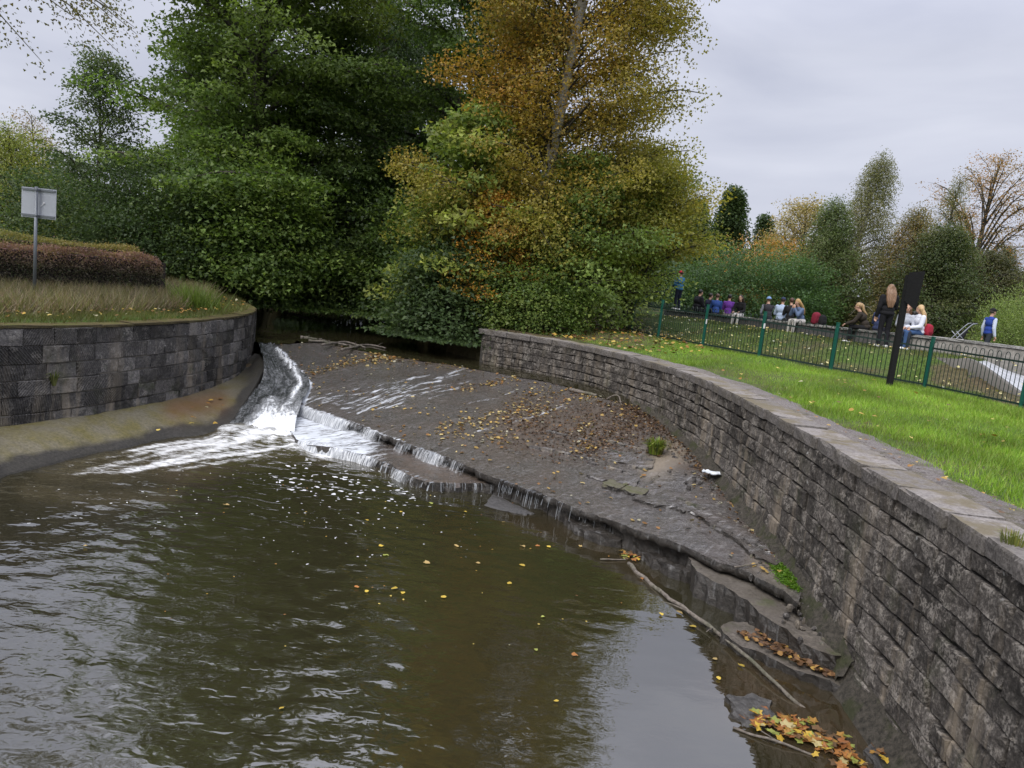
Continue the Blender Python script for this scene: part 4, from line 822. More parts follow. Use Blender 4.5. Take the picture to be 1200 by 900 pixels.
# --- golden aspen, its neighbours on the right bank
tb = np.array(at(604, 24.5))
tpx = [(604, 390), (614, 330), (628, 265), (641, 210), (652, 150), (664, 95), (674, 45), (684, -10), (694, -80), (702, -160), (708, -250)]
tpath = [np.array(aty(x, y, 24.5)) - tb for x, y in tpx]; tpath[0] = np.array((0, 0, -.1))
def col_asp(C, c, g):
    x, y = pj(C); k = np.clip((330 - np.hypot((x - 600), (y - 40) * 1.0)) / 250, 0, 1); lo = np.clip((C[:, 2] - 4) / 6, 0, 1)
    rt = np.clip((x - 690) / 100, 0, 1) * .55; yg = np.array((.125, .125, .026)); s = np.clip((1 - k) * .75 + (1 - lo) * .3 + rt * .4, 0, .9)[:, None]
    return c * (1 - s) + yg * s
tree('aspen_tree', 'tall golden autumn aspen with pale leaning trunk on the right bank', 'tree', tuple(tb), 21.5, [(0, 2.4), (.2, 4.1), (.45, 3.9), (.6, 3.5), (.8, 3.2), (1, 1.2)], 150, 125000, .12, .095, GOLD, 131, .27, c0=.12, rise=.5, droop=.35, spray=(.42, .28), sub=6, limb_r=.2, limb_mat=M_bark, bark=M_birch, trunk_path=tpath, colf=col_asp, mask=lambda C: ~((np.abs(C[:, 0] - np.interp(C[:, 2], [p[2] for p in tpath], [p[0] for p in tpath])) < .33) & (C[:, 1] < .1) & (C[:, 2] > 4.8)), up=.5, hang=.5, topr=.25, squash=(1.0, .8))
tree('field_maple', 'young lime green maple in front of the dark sycamore left of the aspen', 'tree', at(535, 23.6), ztop(535, 120, 23.6) - 2.2, [(0, 1.4), (.3, 2.5), (.65, 2.0), (1, .4)], 38, 7500, .2, .16, LIME + [((.15, .15, .035), 2)], 132, .12, c0=.14, rise=.5, droop=.5, spray=(.4, .13), hang=.4)
tree('beech_sapling', 'low orange leaved beech sapling beside the aspen trunk', 'tree', at(570, 22.9), ztop(570, 225, 22.9) - 2.1, [(0, .7), (.4, 1.3), (.8, 1.0), (1, .3)], 34, 6500, .11, .08, [((.28, .13, .02), 3), ((.2, .12, .025), 2), ((.14, .11, .03), 1)], 133, .06, c0=.12, rise=.4, droop=.6, spray=(.3, .14))
tree('hazel_tree', 'leafy green hazel growing in front of the aspen trunk', 'tree', at(668, 24.0), ztop(668, 175, 24) - 2.3, [(0, 1.6), (.3, 2.5), (.7, 2.0), (1, .4)], 46, 13000, .16, .11, [((.12, .15, .03), 2), ((.055, .085, .024), 3), ((.085, .12, .03), 3), ((.12, .14, .035), 1)], 134, .1, c0=.12, rise=.5, droop=.5, spray=(.42, .15))
shrub('bramble_bush', 'low tangled green bush at the foot of the aspen', 'shrub', at(618, 22.4), 1.5, 1.0, 1.9, 9000, .12, .08, DG + [((.09, .11, .03), 2)], 135, hang=.4)
tree('thorn_tree', 'yellow green small tree with two thin bent stems by the fence corner', 'tree', at(737, 25.6), ztop(740, 190, 25.6) - 2.4, [(0, .6), (.3, 1.6), (.6, 2.2), (.85, 1.7), (1, .6)], 60, 17000, .12, .085, YEL + [((.1, .11, .03), 3)], 136, .09, c0=.5, mask=lambda C: C[:, 2] > 2.7, rise=.7, droop=.1, spray=(.4, .2), hang=.15, trunk_path=[(0, 0, -.1), (-.03, 0, .7), (.12, 0, 1.5), (.28, 0, 2.4), (.2, .1, 3.4), (.3, .1, 5)])
tree('thorn_tree', 'small tree with a dark upright trunk just left of the fence', 'tree', at(731, 27.0), ztop(760, 170, 27) - 2.4, [(0, .8), (.3, 1.9), (.6, 2.4), (.85, 1.8), (1, .6)], 60, 16000, .13, .09, YEL + [((.07, .09, .025), 3)], 137, .12, c0=.5, mask=lambda C: C[:, 2] > 2.7, rise=.7, droop=.1, hang=.15, spray=(.42, .2))
tree('thorn_tree', 'small tree with a curving thin trunk on the shaded leafy bank', 'tree', at(712, 25.2), 4.6, [(0, .5), (.3, 1.2), (.6, 1.6), (1, .4)], 32, 7000, .12, .08, LIME, 138, .06, c0=.4, rise=.7, droop=.5, spray=(.36, .14), trunk_path=[(0, 0, -.1), (-.15, 0, .35), (-.1, 0, .8), (.25, 0, 1.5), (.45, 0, 2.3), (.5, 0, 4)])
for k, (px_, Y, hh) in enumerate([(690, 31, 5.5), (705, 35, 6), (672, 33, 6.5)]):
    tree('lime_tree', ['slender young tree in the shade left of the fence, nearest of three', 'slender young tree in the shade, the one beside the fence gap', 'slender young tree in the shade behind the hazel'][k], 'tree', at(px_, Y), hh, [(0, .5), (.4, 1.9), (.8, 1.5), (1, .4)], 34, 8000, .15, .1, LIME + DG, 141 + k, .09, c0=.36, rise=.7, spray=(.45, .18), group='slender trees in the shaded grass')
# --- far side of the park, right
tree('cypress_tree', 'dark pointed cypress standing against the sky right of the aspen', 'tree', at(836, 62), ztop(860, 222, 62) - 2.9, [(0, 3.0), (.2, 3.0), (.55, 1.7), (.85, .75), (1, .2)], 120, 24000, .3, .16, DK, 151, .3, lean=(.2, 0), c0=.05, rise=.3, droop=.3, spray=(.35, .4), hang=.3)
tree('cypress_tree', 'dark cypress mostly hidden behind the edge of the golden aspen', 'tree', at(802, 58), ztop(806, 235, 58) - 2.9, [(0, 2.2), (.3, 2.0), (.7, 1.2), (1, .3)], 90, 14000, .3, .16, DK, 152, .3, c0=.05, rise=.3, droop=.3, spray=(.3, .4))
tree('cypress_tree', 'small dark spire of a conifer beside the tall cypress', 'tree', at(881, 64), ztop(881, 250, 64) - 2.9, [(0, 2.0), (.4, 1.6), (1, .2)], 60, 8000, .3, .15, DK, 153, .2, c0=.05, spray=(.3, .3))
tree('ash_tree', 'pale thin leaved autumn tree behind the broad green bush', 'tree', at(925, 56), ztop(928, 228, 56) - 2.9, [(0, 2), (.4, 3.0), (.7, 3.2), (1, 1.2)], 80, 9000, .2, .14, [((.18, .15, .07), 3), ((.14, .12, .05), 2), ((.2, .13, .04), 1)], 154, .2, c0=.25, rise=.7, spray=(.4, .3))
shrub('beech_bush', 'orange brown bush showing above the broad green bush', 'shrub', at(890, 50), 4.2, 2.5, ztop(890, 284, 50) - 2.9, 12000, .2, .14, [((.2, .1, .025), 3), ((.15, .11, .03), 2), ((.1, .1, .03), 1)], 155, clump=(.5, .3))
shrub('holly_bush', 'broad round green bush behind the people on the low wall', 'shrub', at(878, 44), 4.6, 3.2, ztop(878, 296, 44) - 2.9, 30000, .17, .1, [((.035, .065, .024), 3), ((.05, .085, .03), 3), ((.025, .045, .02), 2)], 156, clump=(.45, .2), lump=.15)
tree('willow_tree', 'tall feathery olive birch at the centre of the far trees', 'tree', at(978, 47), ztop(1028, 180, 47) - 2.9, [(0, 2.6), (.25, 3.0), (.55, 2.3), (.8, 1.2), (1, .35)], 110, 30000, .15, .06, OLIVE, 157, .2, lean=(1.3, 0), c0=.05, rise=.5, droop=.8, spray=(.36, .4), hang=1.0, bark=M_birch)
tree('willow_tree', 'shorter olive green birch left of the tall feathery one', 'tree', at(958, 46), ztop(965, 232, 46) - 2.9, [(0, 2.2), (.3, 2.4), (.7, 1.6), (1, .4)], 90, 22000, .16, .07, [((.045, .065, .024), 3), ((.07, .085, .03), 3)], 158, .2, c0=.05, rise=.5, droop=.7, spray=(.36, .35), hang=.8)
tree('willow_tree', 'brown tinted drooping birch right of the tall feathery one', 'tree', at(1050, 45), ztop(1055, 240, 45) - 2.9, [(0, 2.6), (.3, 2.7), (.7, 1.7), (1, .4)], 100, 26000, .15, .06, OLIVE + BROWN, 159, .2, c0=.05, rise=.5, droop=.9, spray=(.36, .4), hang=1.0)
tree('birch_tree', 'wispy thin birch top rising between the far trees', 'tree', at(1080, 52), ztop(1088, 200, 52) - 2.9, [(0, 1.2), (.5, 1.6), (.8, 1.0), (1, .3)], 60, 5500, .14, .06, OLIVE, 160, .16, lean=(.6, 0), c0=.3, rise=.8, droop=.6, spray=(.3, .4), hang=.8)
tree('yew_tree', 'dense dark yew right of centre behind the standing woman', 'tree', at(1085, 43), ztop(1085, 262, 43) - 2.9, [(0, 2.6), (.3, 2.8), (.7, 2.0), (1, .5)], 100, 24000, .18, .08, [((.03, .045, .018), 3), ((.05, .06, .022), 2), ((.075, .075, .03), 1)], 161, .25, c0=.04, rise=.3, droop=.5, spray=(.4, .28), hang=.6)
tree('yew_tree', 'dark brownish yew under the bare autumn tree', 'tree', at(1140, 46), ztop(1140, 292, 46) - 2.9, [(0, 3.0), (.4, 3.0), (.8, 2.0), (1, .6)], 90, 22000, .2, .09, [((.035, .04, .018), 3), ((.055, .05, .022), 2)], 162, .25, c0=.04, rise=.3, droop=.5, spray=(.45, .28), hang=.6)
tree('yew_tree', 'dark yew at the right edge behind the walking man', 'tree', at(1195, 48), ztop(1195, 312, 48) - 2.9, [(0, 3.0), (.4, 3.0), (.8, 2.2), (1, .6)], 90, 20000, .2, .09, [((.035, .04, .018), 3), ((.06, .055, .025), 2)], 163, .25, c0=.04, rise=.3, droop=.5, spray=(.45, .28), hang=.6)
tree('bare_tree', 'tall dark limbed tree with only a few orange leaves left on top', 'tree', at(1120, 60), ztop(1140, 172, 60) - 3.0, [(0, 1.5), (.4, 3.0), (.65, 4.2), (.85, 3.9), (1, 2.0)], 46, 6500, .17, .12, [((.2, .1, .03), 3), ((.15, .1, .04), 2), ((.1, .08, .04), 2)], 164, .34, lean=(.7, 0), c0=.32, rise=1.1, droop=-.2, spray=(.5, .25), sub=9, tipf=(.6, 1), topr=.1)
tree('fir_tree', 'small brown tipped fir beside the bare autumn tree', 'tree', at(1162, 60), ztop(1161, 284, 60) - 3.0, [(0, 2.2), (.4, 1.7), (.8, .7), (1, .1)], 80, 7000, .2, .07, [((.08, .06, .03), 3), ((.05, .055, .025), 3)], 165, .14, c0=.08, rise=-.1, droop=.5, spray=(.3, .1))
tree('lime_tree', 'thin brown leaved tree cut off by the right edge', 'tree', at(1222, 52), ztop(1205, 238, 52) - 3.0, [(0, 1.5), (.4, 2.6), (.75, 2.4), (1, 1)], 54, 4200, .17, .1, BROWN + OLIVE, 166, .2, c0=.25, rise=.8, sub=6, spray=(.5, .3))
shrub('willow_bush', 'pale green willow bush behind the walking man', 'shrub', at(1203, 32), 2.0, 1.6, ztop(1203, 338, 32) - 2.9, 16000, .15, .035, [((.11, .14, .045), 3), ((.08, .11, .035), 3), ((.15, .17, .06), 1)], 167, clump=(.3, .3), hang=-.2, up=.2)
# far wood that closes the view behind the single trees
def far_wood(name, arcpts, hlo, hhi, n, pal, seed):
    g = np.random.default_rng(seed); P = smooth_poly(np.array(arcpts, float), 400); nc = n // 50; i = g.integers(0, 400, nc); hh = hlo + (hhi - hlo) * (.5 + .5 * np.clip(fbm(np.c_[i * .05, i * 0, i * 0], 3, seed), -1, 1))
    u = g.random(nc) ** .7; Cs = np.c_[P[i] + g.normal(0, 1.6, (nc, 2)), 2.6 + hh * u]
    ci = g.integers(0, nc, n); C = Cs[ci] + g.normal(0, 1, (n, 3)) * (.9, .9, .5); Nn = g.normal(0, .5, (n, 3)); Nn[:, 2] += .7; T = g.normal(0, 1, (n, 3)); T[:, 2] -= .4
    lc = (pick(pal, nc, g)[ci] * .7 + pick(pal, n, g) * .3) * g.uniform(.7, 1.3, (n, 1))
    leaf_cloud(name, C, Nn, T, .5 * g.uniform(.6, 1.3, n), .34 * g.uniform(.6, 1.3, n), lc, M_leaf, None, 'stuff')
far_wood('far_wood', [(-75, 58), (-45, 62), (-20, 60), (0, 66), (20, 74), (45, 72), (70, 58), (85, 40)], 4.0, 7.0, 40000, DK + OLIVE, 171)
far_wood('undergrowth', [(-30, 44), (-18, 50), (-8, 52), (2, 46), (9, 52), (14, 62)], 1.6, 5.5, 40000, DK, 172)
# --- clipped hedges on the left bank
def hedge(name, label, pts, wid, zb, zt, n, ll, lw, fcol, seed):
    g = np.random.default_rng(seed); P = smooth_poly(np.array(pts, float), 200); T, Nv = normals(P); c = P.mean(0)
    t_ = thing(name, label, 'hedge', (c[0], c[1], zb))
    i = g.integers(0, 200, n); f = g.random(n); top = f < .42; v = g.random(n)
    off = np.where(top, g.uniform(-.5, .5, n), np.where(g.random(n) < .75, -.5, .5)) * wid + g.normal(0, .045, n)
    z = np.where(top, zt - zb, (zt - zb) * v) + np.abs(g.normal(0, .03, n)) * (1 + 2.2 * (g.random(n) < .04)); z += .09 * fbm(np.c_[P[i] * 1.2, v], 3, seed); off *= 1 + .1 * fbm(np.c_[P[i] * 2, z * 2], 3, seed + 1)
    e = np.minimum(i, 199 - i); endr = np.sqrt(np.clip(e / 7, .12, 1)); z = z * (1 - .22 * np.clip(1 - e / 9, 0, 1) ** 2) * (1 - .1 * (np.abs(off) / wid * 2) ** 4 * (z > .7 * (zt - zb))); 
    C = np.c_[P[i] + Nv[i] * (off * endr)[:, None] - c, z]
    Nn = g.normal(0, .6, (n, 3)); Nn[:, 2] += np.where(top, .9, .3); Nn[:, :2] += Nv[i] * np.sign(off)[:, None] * np.where(top, 0, .7)[:, None]
    Tt = g.normal(0, .8, (n, 3)); Tt[:, 2] += .4
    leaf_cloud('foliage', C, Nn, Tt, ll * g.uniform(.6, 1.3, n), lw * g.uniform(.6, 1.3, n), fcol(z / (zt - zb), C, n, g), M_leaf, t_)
    b = MB()
    for k in range(4, 198, 5): p = P[k] - c; b.tube([(p[0], p[1], 0), (p[0] + g.normal(0, .05), p[1] + g.normal(0, .05), (zt - zb) * .5), (p[0] + g.normal(0, .1), p[1], (zt - zb) * .92)], [.03, .025, .012], 5, False)
    b.build('stems', M_bark, t_)
    m_ = 60; q = smooth_poly(P - c, m_); Tq, Nq = normals(q); s_ = MB(); V = []
    for d, zz in ((-.42, 0), (-.4, .94), (.4, .94), (.42, 0)): V.append(np.c_[q + Nq * d * wid, np.full(m_, zz * (zt - zb))])
    F = [(k * m_ + j, k * m_ + j + 1, (k + 1) * m_ + j + 1, (k + 1) * m_ + j) for k in range(3) for j in range(m_ - 1)] + [(0, m_, 2 * m_, 3 * m_), (m_ - 1, 2 * m_ - 1, 3 * m_ - 1, 4 * m_ - 1)]
    mk('twig_core', np.vstack(V), F, M_twig, t_)
M_twig = simple('twigs', (.03, .024, .02), .95, .5, 20, .5)
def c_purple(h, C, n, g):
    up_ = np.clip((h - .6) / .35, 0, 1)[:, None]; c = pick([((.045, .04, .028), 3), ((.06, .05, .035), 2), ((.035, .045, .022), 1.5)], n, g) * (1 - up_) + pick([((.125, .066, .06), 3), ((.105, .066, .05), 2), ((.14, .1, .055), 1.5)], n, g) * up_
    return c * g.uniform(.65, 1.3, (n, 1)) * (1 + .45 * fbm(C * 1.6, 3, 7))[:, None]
def c_ochre(h, C, n, g):
    e = np.clip(C[:, 0] * .18 + .4 + g.normal(0, .15, n), 0, 1)[:, None]; return (pick([((.075, .09, .03), 3), ((.1, .105, .035), 2)], n, g) * (1 - e) + pick([((.15, .1, .035), 3), ((.12, .095, .035), 2)], n, g) * e) * g.uniform(.75, 1.25, (n, 1))
hz = 2.06
hp = [at(-120, 15.5)[:2], at(0, 17.0)[:2], at(100, 18.5)[:2], at(183, 20.0)[:2]]
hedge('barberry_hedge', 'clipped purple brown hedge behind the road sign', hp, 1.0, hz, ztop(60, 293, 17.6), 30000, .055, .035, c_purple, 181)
hp2 = [at(-120, 17.6)[:2], at(0, 19.0)[:2], at(90, 20.5)[:2], at(160, 21.8)[:2]]
hedge('privet_hedge', 'flat topped green and ochre hedge just behind the purple hedge', hp2, 1.1, hz, ztop(60, 282, 19.6), 22000, .06, .035, c_ochre, 182)
# --- grass
def blades(name, x, y, h, w, pal, seed, lean=.35, kind='stuff'):
    g = np.random.default_rng(seed); n = len(x); z = hgt(x, y); a = g.uniform(0, 2 * PI, n); d = np.c_[np.cos(a), np.sin(a)]; H_ = h * g.uniform(.5, 1.3, n); l = lean * g.uniform(.3, 1.6, n) * H_; b_ = g.uniform(0, 2 * PI, n); ww = w * g.uniform(.7, 1.3, n)
    s_ = np.c_[np.cos(b_), np.sin(b_)] * ww[:, None] * .5; B = np.c_[x, y]
    V = np.stack([np.c_[B - s_, z - .02], np.c_[B + s_, z - .02], np.c_[B + d * l[:, None], z + H_]], 1).reshape(-1, 3)
    pt = pick(pal, 400, g); cl_ = (400 * (.5 + .5 * np.clip(vnoise(np.c_[x * 1.5, y * 1.5, x * 0], seed), -.99, .99))).astype(int) % 400
    c = (pick(pal, n, g) * .75 + pt[cl_] * .25) * g.uniform(.75, 1.3, (n, 1)) * (1 + .4 * fbm(np.c_[x * .9, y * .9, x * 0], 3, seed + 3))[:, None]
    return mk(name, V, np.arange(3 * n).reshape(-1, 3), M_grass, None, False, dict(Col=np.repeat(np.clip(c, 0, 1), 3, 0)), kind)
def scatter(n, x0, x1, y0, y1, seed, fn):
    g = np.random.default_rng(seed); x = g.uniform(x0, x1, n); y = g.uniform(y0, y1, n); k = g.random(n) < fn(x, y); return x[k], y[k]
fence_xy = [(p.x, p.y) for p in FP]
lawn_poly = np.vstack([WALL_R[(WALL_R[:, 1] > 1.5) & (WALL_R[:, 1] < 20.9)] - NR[(WALL_R[:, 1] > 1.5) & (WALL_R[:, 1] < 20.9)] * .8, fence_xy[::-1], [(14, 12), (13, 2)]])
LAWN = [((.18, .32, .03), 4), ((.24, .37, .045), 3), ((.29, .33, .08), 1.6), ((.12, .21, .022), 2), ((.22, .18, .07), .4)]
x, y = scatter(620000, .5, 13.5, 2, 24.6, 191, lambda x, y: in_poly(x, y, lawn_poly) * np.clip(1.1 - y / 34, .3, 1) * np.clip((x - y * -.35 + 2) / 2, 0, 1) * np.clip(.25 + dist_poly(x, y, WALL_R) - .75 + .5 * fbm(np.c_[x * 2, y * 2, x * 0], 3, 4), .12, 1) * (1 - .85 * np.exp(-(dist_poly(x, y, [(.5, 21), (3.2, 21.8), (4, 24)]) / 1.4) ** 2)))
vis = (x < 1.5 + y * .62); x, y = x[vis], y[vis]
blades('lawn_grass', x, y, .075, .011, LAWN, 192, .7)
slope_poly = fence_xy + [(p.x, p.y) for p in WP[::-1]]
slope_poly = [(p.x, p.y) for p in FP] + [(3.8, 27), (5, 33)] + [(p.x - .05, p.y - .05) for p in WP[::-1]]
bp = [(1102, 424), (1150, 428), (1205, 470), (1215, 500), (1150, 462), (1090, 450), (1092, 430)]
x, y = scatter(200000, 2, 16, 14, 34, 193, lambda x, y: in_poly(x, y, slope_poly) * .9)
px, py = pj(np.c_[x, y, hgt(x, y)]); k = ~in_poly(px, py, bp) | (rng.random(len(x)) < .18); k &= ~in_poly(x, y, [(p.x, p.y) for p in SPILL]); x, y = x[k], y[k]
blades('slope_grass', x, y, .07, .016, [((.09, .13, .028), 3), ((.12, .15, .04), 3), ((.16, .16, .06), 1), ((.06, .09, .025), 2)], 194, .7)
bank_poly = np.vstack([WALL_L[(WALL_L[:, 1] > 7) & (WALL_L[:, 1] < 24)] - NL[(WALL_L[:, 1] > 7) & (WALL_L[:, 1] < 24)] * .22, [(-13, 7), (-20, 12), (-20, 24)]])
DRY = [((.26, .21, .12), 3), ((.2, .19, .08), 2), ((.24, .16, .13), 2), ((.13, .15, .05), 2), ((.08, .07, .045), 1.5)]
x, y = scatter(240000, -16, -6.5, 8, 24, 195, lambda x, y: in_poly(x, y, bank_poly) * 1.0); k = (x > -1.5 - y * .62); x, y = x[k], y[k]
dl = dist_poly(x, y, WALL_L); k = rng.random(len(x)) < np.clip(dl / 1.2, .25, 1); x, y, dl = x[k], y[k], dl[k]; near = dl < 1.15
blades('bank_grass', x[near], y[near], .13, .012, [((.11, .125, .03), 3), ((.16, .14, .05), 2), ((.08, .1, .025), 2)], 196, .7)
f = (~near) & (rng.random(len(x)) < .5)
blades('dry_grass', x[f], y[f], .4, .02, DRY, 197, .7)
g_ = np.random.default_rng(198); tx, ty = at(228, 18.3)[:2]; blades('reed_tuft', tx + g_.normal(0, .25, 500), ty + g_.normal(0, .2, 500), .6, .03, [((.16, .22, .04), 2), ((.12, .17, .035), 2)], 199, .6)
# ------------------------------------------------------------------ park furniture
M_green = simple('green_paint', (.008, .085, .06), .45, .2, 40, .1)
M_rail = simple('dark_green_paint', (.008, .022, .017), .5, .3, 40, .1)
M_grey = simple('galvanised_steel', (.2, .215, .235), .45, .15, 25, .1, .5, .6)
M_alu = simple('aluminium_back', (.45, .47, .52), .5, .1, 12, .1, .4, .2)
M_black = simple('black_timber', (.009, .009, .0095), .8, .5, 30, .6, .25)
M_white = simple('white_plastic', (.7, .7, .7), .5, .05, 20, .2)
def mesh_of(mb, name, mat):
    me = bpy.data.meshes.new(name); me.from_pydata([tuple(v) for v in np.vstack(mb.V)], [], mb.F); me.update(); me.materials.append(mat); return me
fe = thing('park_railing', 'green bow topped metal railing running along the top of the lawn', 'railing')
b = MB(); q = [(-.0465, 0, .06), (-.0465, 0, 1.02)] + [(-.0465 * math.cos(a), 0, 1.02 + .0465 * 1.5 * math.sin(a)) for a in np.linspace(.35, PI - .35, 6)] + [(.0465, 0, 1.02), (.0465, 0, .06)]
b.tube(q, .0085, 4, False); hoop = mesh_of(b, 'bow_bar', M_rail)
b = MB(); b.box((0, 0, .56), (.06, .06, 1.22)); b.box((0, 0, 1.18), (.068, .068, .02)); postm = mesh_of(b, 'post', M_green)
FQ = [FP[0] + (FP[0] - FP[1]) * 1.2] + FP; FQ[0].z = float(hgt([FQ[0].x], [FQ[0].y])[0])
FQ += [Vector((3.2, 26.3, 0))]; FQ[-1].z = float(hgt([3.2], [26.3])[0])
k = 0
for i in range(len(FQ) - 1):
    p, q_ = FQ[i], FQ[i + 1]; d = q_ - p; L = math.hypot(d.x, d.y); a = math.atan2(d.y, d.x); n = max(1, round((L - .06) / .186))
    for zz in (.09, .93):
        rb = MB(); rb.box((L / 2, 0, 0), (math.hypot(L, d.z) - .06, .012, .04), M=Matrix.Rotation(-math.atan2(d.z, L), 3, 'Y'))
        ro = rb.build('rail', M_rail, fe); ro.location = (p.x, p.y, p.z + d.z / 2 + zz); ro.rotation_euler = (0, 0, a)
    for j in range(n):
        f = (j + .5) / n; link_copy(hoop, 'bow_bar' if k == 0 else 'bow_bar.%03d' % k, fe, tuple(p + d * f), (0, 0, a + rnd.uniform(-.03, .03))); k += 1
for i, p in enumerate(FQ[:-1]):
    po = link_copy(postm, 'post' if i == 0 else 'post.%03d' % i, fe, (p.x, p.y, p.z), (0, 0, .3))
    if i in (4, 5, 7):
        s_ = MB(); s_.box((0, -.034, .82 if i != 5 else .72), (.05, .004, .13)); s_.build('tag', M_white, po)
# distant run of the same kind of railing
f2 = thing('far_railing', 'dark green railing farther back behind the boy in the red hat', 'railing'); a0 = Vector(at(743, 37.5)); a1 = Vector(at(782, 37.0)); d = a1 - a0; n = 26
for j in range(n + 1): link_copy(hoop, 'bow_bar.%03d' % (500 + j), f2, tuple(a0 + d * j / n), (0, 0, math.atan2(d.y, d.x)), (1.3, 1, 1.1))
for zz in (.12, 1.03):
    rb = MB(); rb.tube([a0 + Vector((0, 0, zz)), a1 + Vector((0, 0, zz))], .02, 4); rb.build('rail', M_rail, f2)
# road sign seen from behind
sx, sy, sz = at(40, 15.7); rs = thing('road_sign', 'back of a rectangular grey road sign on a steel pole before the hedge', 'sign', (sx, sy, sz), -.12)
b = MB(); b.tube([(0, 0, -.1), (0, 0, 2.42)], .034, 10); b.build('pole', M_grey, rs, True)
b = MB(); b.box((.0, .07, 2.09), (.8, .005, .62)); b.build('sign_plate', M_alu, rs)
b = MB()
for zz in (1.83, 2.36):
    b = MB(); b.box((0, .052, zz), (.76, .024, .04)); b.box((0, .0, zz), (.085, .085, .035)); b.build('channel', M_grey, rs)
b = MB(); b.sphere((.13, .055, 2.1), (.02, .012, .02), 8, 5); b.tube([(.13, .05, 2.1), (.06, .05, 2.02)], .006, 4); b.build('bolt', M_white, rs)
# timber post with board
bx_, by_ = aty(1041, 458, 16.1).x, 16.1; bz = float(hgt([bx_], [by_])[0]); ns = thing('notice_post', 'black square timber post with a tilted black board on the lawn', 'sign post', (bx_, by_, bz), 0)
b = MB(); b.box((0, 0, 1.16), (.105, .105, 2.5)); b.build('post', M_black, ns)
b = MB(); b.add([(-.04, -.058, 1.86), (.07, -.36, 1.68), (.1, -.4, 2.5), (-.04, -.058, 2.46), (-.015, -.054, 1.86), (.095, -.35, 1.68), (.125, -.39, 2.5), (-.015, -.054, 2.46)], [(0, 1, 2, 3), (7, 6, 5, 4), (0, 4, 5, 1), (1, 5, 6, 2), (2, 6, 7, 3), (3, 7, 4, 0)]); b.build('board', M_black, ns)
# low park wall people sit on
WPn = smooth_poly(np.array([p[:] for p in WP]), 160); Tw, Nw = normals(WPn[:, :2])
pw = thing('park_wall', 'long low concrete park wall that people sit on beyond the railing', 'wall')
V = []
for d, dz, fix in ((0, -.06, 0), (0, -1.1, 0), (-.42, -1.1, 0), (-.42, -.06, 0)): V.append(np.c_[WPn[:, :2] + Nw * d, WPn[:, 2] + dz])
V = np.vstack(V); i = np.arange(159); F = np.vstack([np.stack([k * 160 + i, k * 160 + i + 1, ((k + 1) % 4) * 160 + i + 1, ((k + 1) % 4) * 160 + i], 1) for k in range(4)])
m, t, o = newmat('park_concrete'); f = noise(t, 9, 7, .7); g = noise(t, 1.2, 4); st = noise(t, 6, 3, .6, sc=(1, 1, .15)); xx = nd(t, 'ShaderNodeSeparateXYZ', _0=nd(t, 'ShaderNodeNewGeometry').outputs['Position']).outputs[0]
c = mix(t, ramp(t, math_(t, 'MULTIPLY', xx, .05), [(.5, 0.0), (.56, 1.0)]), ramp(t, f, [(.3, (.03, .03, .03)), (.7, (.085, .082, .078))]), ramp(t, f, [(.3, (.1, .095, .085)), (.7, (.27, .255, .23))]))
c = mix(t, ramp(t, st, [(.5, 0.0), (.65, .6)]), c, (.05, .048, .045)); pbsdf(t, o, c, .9, bump(t, f, .5, .02), .2)
mk('wall_body', V, F, m, pw)
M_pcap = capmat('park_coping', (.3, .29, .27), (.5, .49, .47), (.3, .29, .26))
La = arc(WPn[:, :2]); cm = [cap_mesh('coping_stone', 900 + k_, M_pcap) for k_ in range(4)]; s = 0; k = 0
while s < La[-1] - .3:
    l = .75; p = [np.interp(s + l / 2, La, WPn[:, q]) for q in range(3)]; q0 = [np.interp(s, La, WPn[:, q]) for q in range(3)]; q1 = [np.interp(s + l, La, WPn[:, q]) for q in range(3)]
    a = math.atan2(q1[1] - q0[1], q1[0] - q0[0]); sl_ = math.atan2(q1[2] - q0[2], l)
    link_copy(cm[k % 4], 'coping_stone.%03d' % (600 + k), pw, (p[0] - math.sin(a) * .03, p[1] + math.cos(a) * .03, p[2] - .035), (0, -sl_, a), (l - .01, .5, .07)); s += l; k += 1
# pond spillway behind the railing
G = coons([np.array(SPILL[0]), np.array(SPILL[1]), np.array(SPILL[2]), np.array(SPILL[3])], [np.array(SPILL[5]), np.array(SPILL[4])], [np.array(SPILL[0]), np.array(SPILL[5])], [np.array(SPILL[3]), np.array(SPILL[4])], 60, 60); V = G.reshape(-1, 3); V[:, 2] += .006 * fbm(V * 3, 3, 61)
m, t, o = newmat('spillway_water'); st = noise(t, 5, 5, .6, sc=(1.6, .5, 1)); pbsdf(t, o, ramp(t, st, [(.3, (.34, .36, .4)), (.6, (.62, .64, .68))]), .22, bump(t, st, .25, .03), .5)  # pale blue-white base colour has the sky's reflection painted into it
mk('pond_spillway', V, gridF(60, 60), m, None, True, None, 'structure')
M_kerb = simple('pale_kerb', (.12, .112, .1), .85, .3, 14, .5)
kp = smooth_poly(np.array([SPILL[5] + Vector((.06, -.9, -.2)), SPILL[5] + Vector((-.04, 0, 0)), SPILL[0], aty(1120, 421.5, SPILL[0].y + .35), aty(1100, 420, SPILL[0].y + .9)]), 60)
b = MB()
Tk, Nk = normals(kp[:, :2])
V = []
for d, dz in ((.05, -.5), (.05, .02), (-.05, .025), (-.05, -.5)): V.append(np.c_[kp[:, :2] + Nk * d, kp[:, 2] + dz])
i = np.arange(59); F = np.vstack([np.stack([k * 60 + i, k * 60 + i + 1, (k + 1) * 60 + i + 1, (k + 1) * 60 + i], 1) for k in range(3)]); ke = mk('pond_edge', np.vstack(V), F, M_kerb, None, False, None, 'structure')
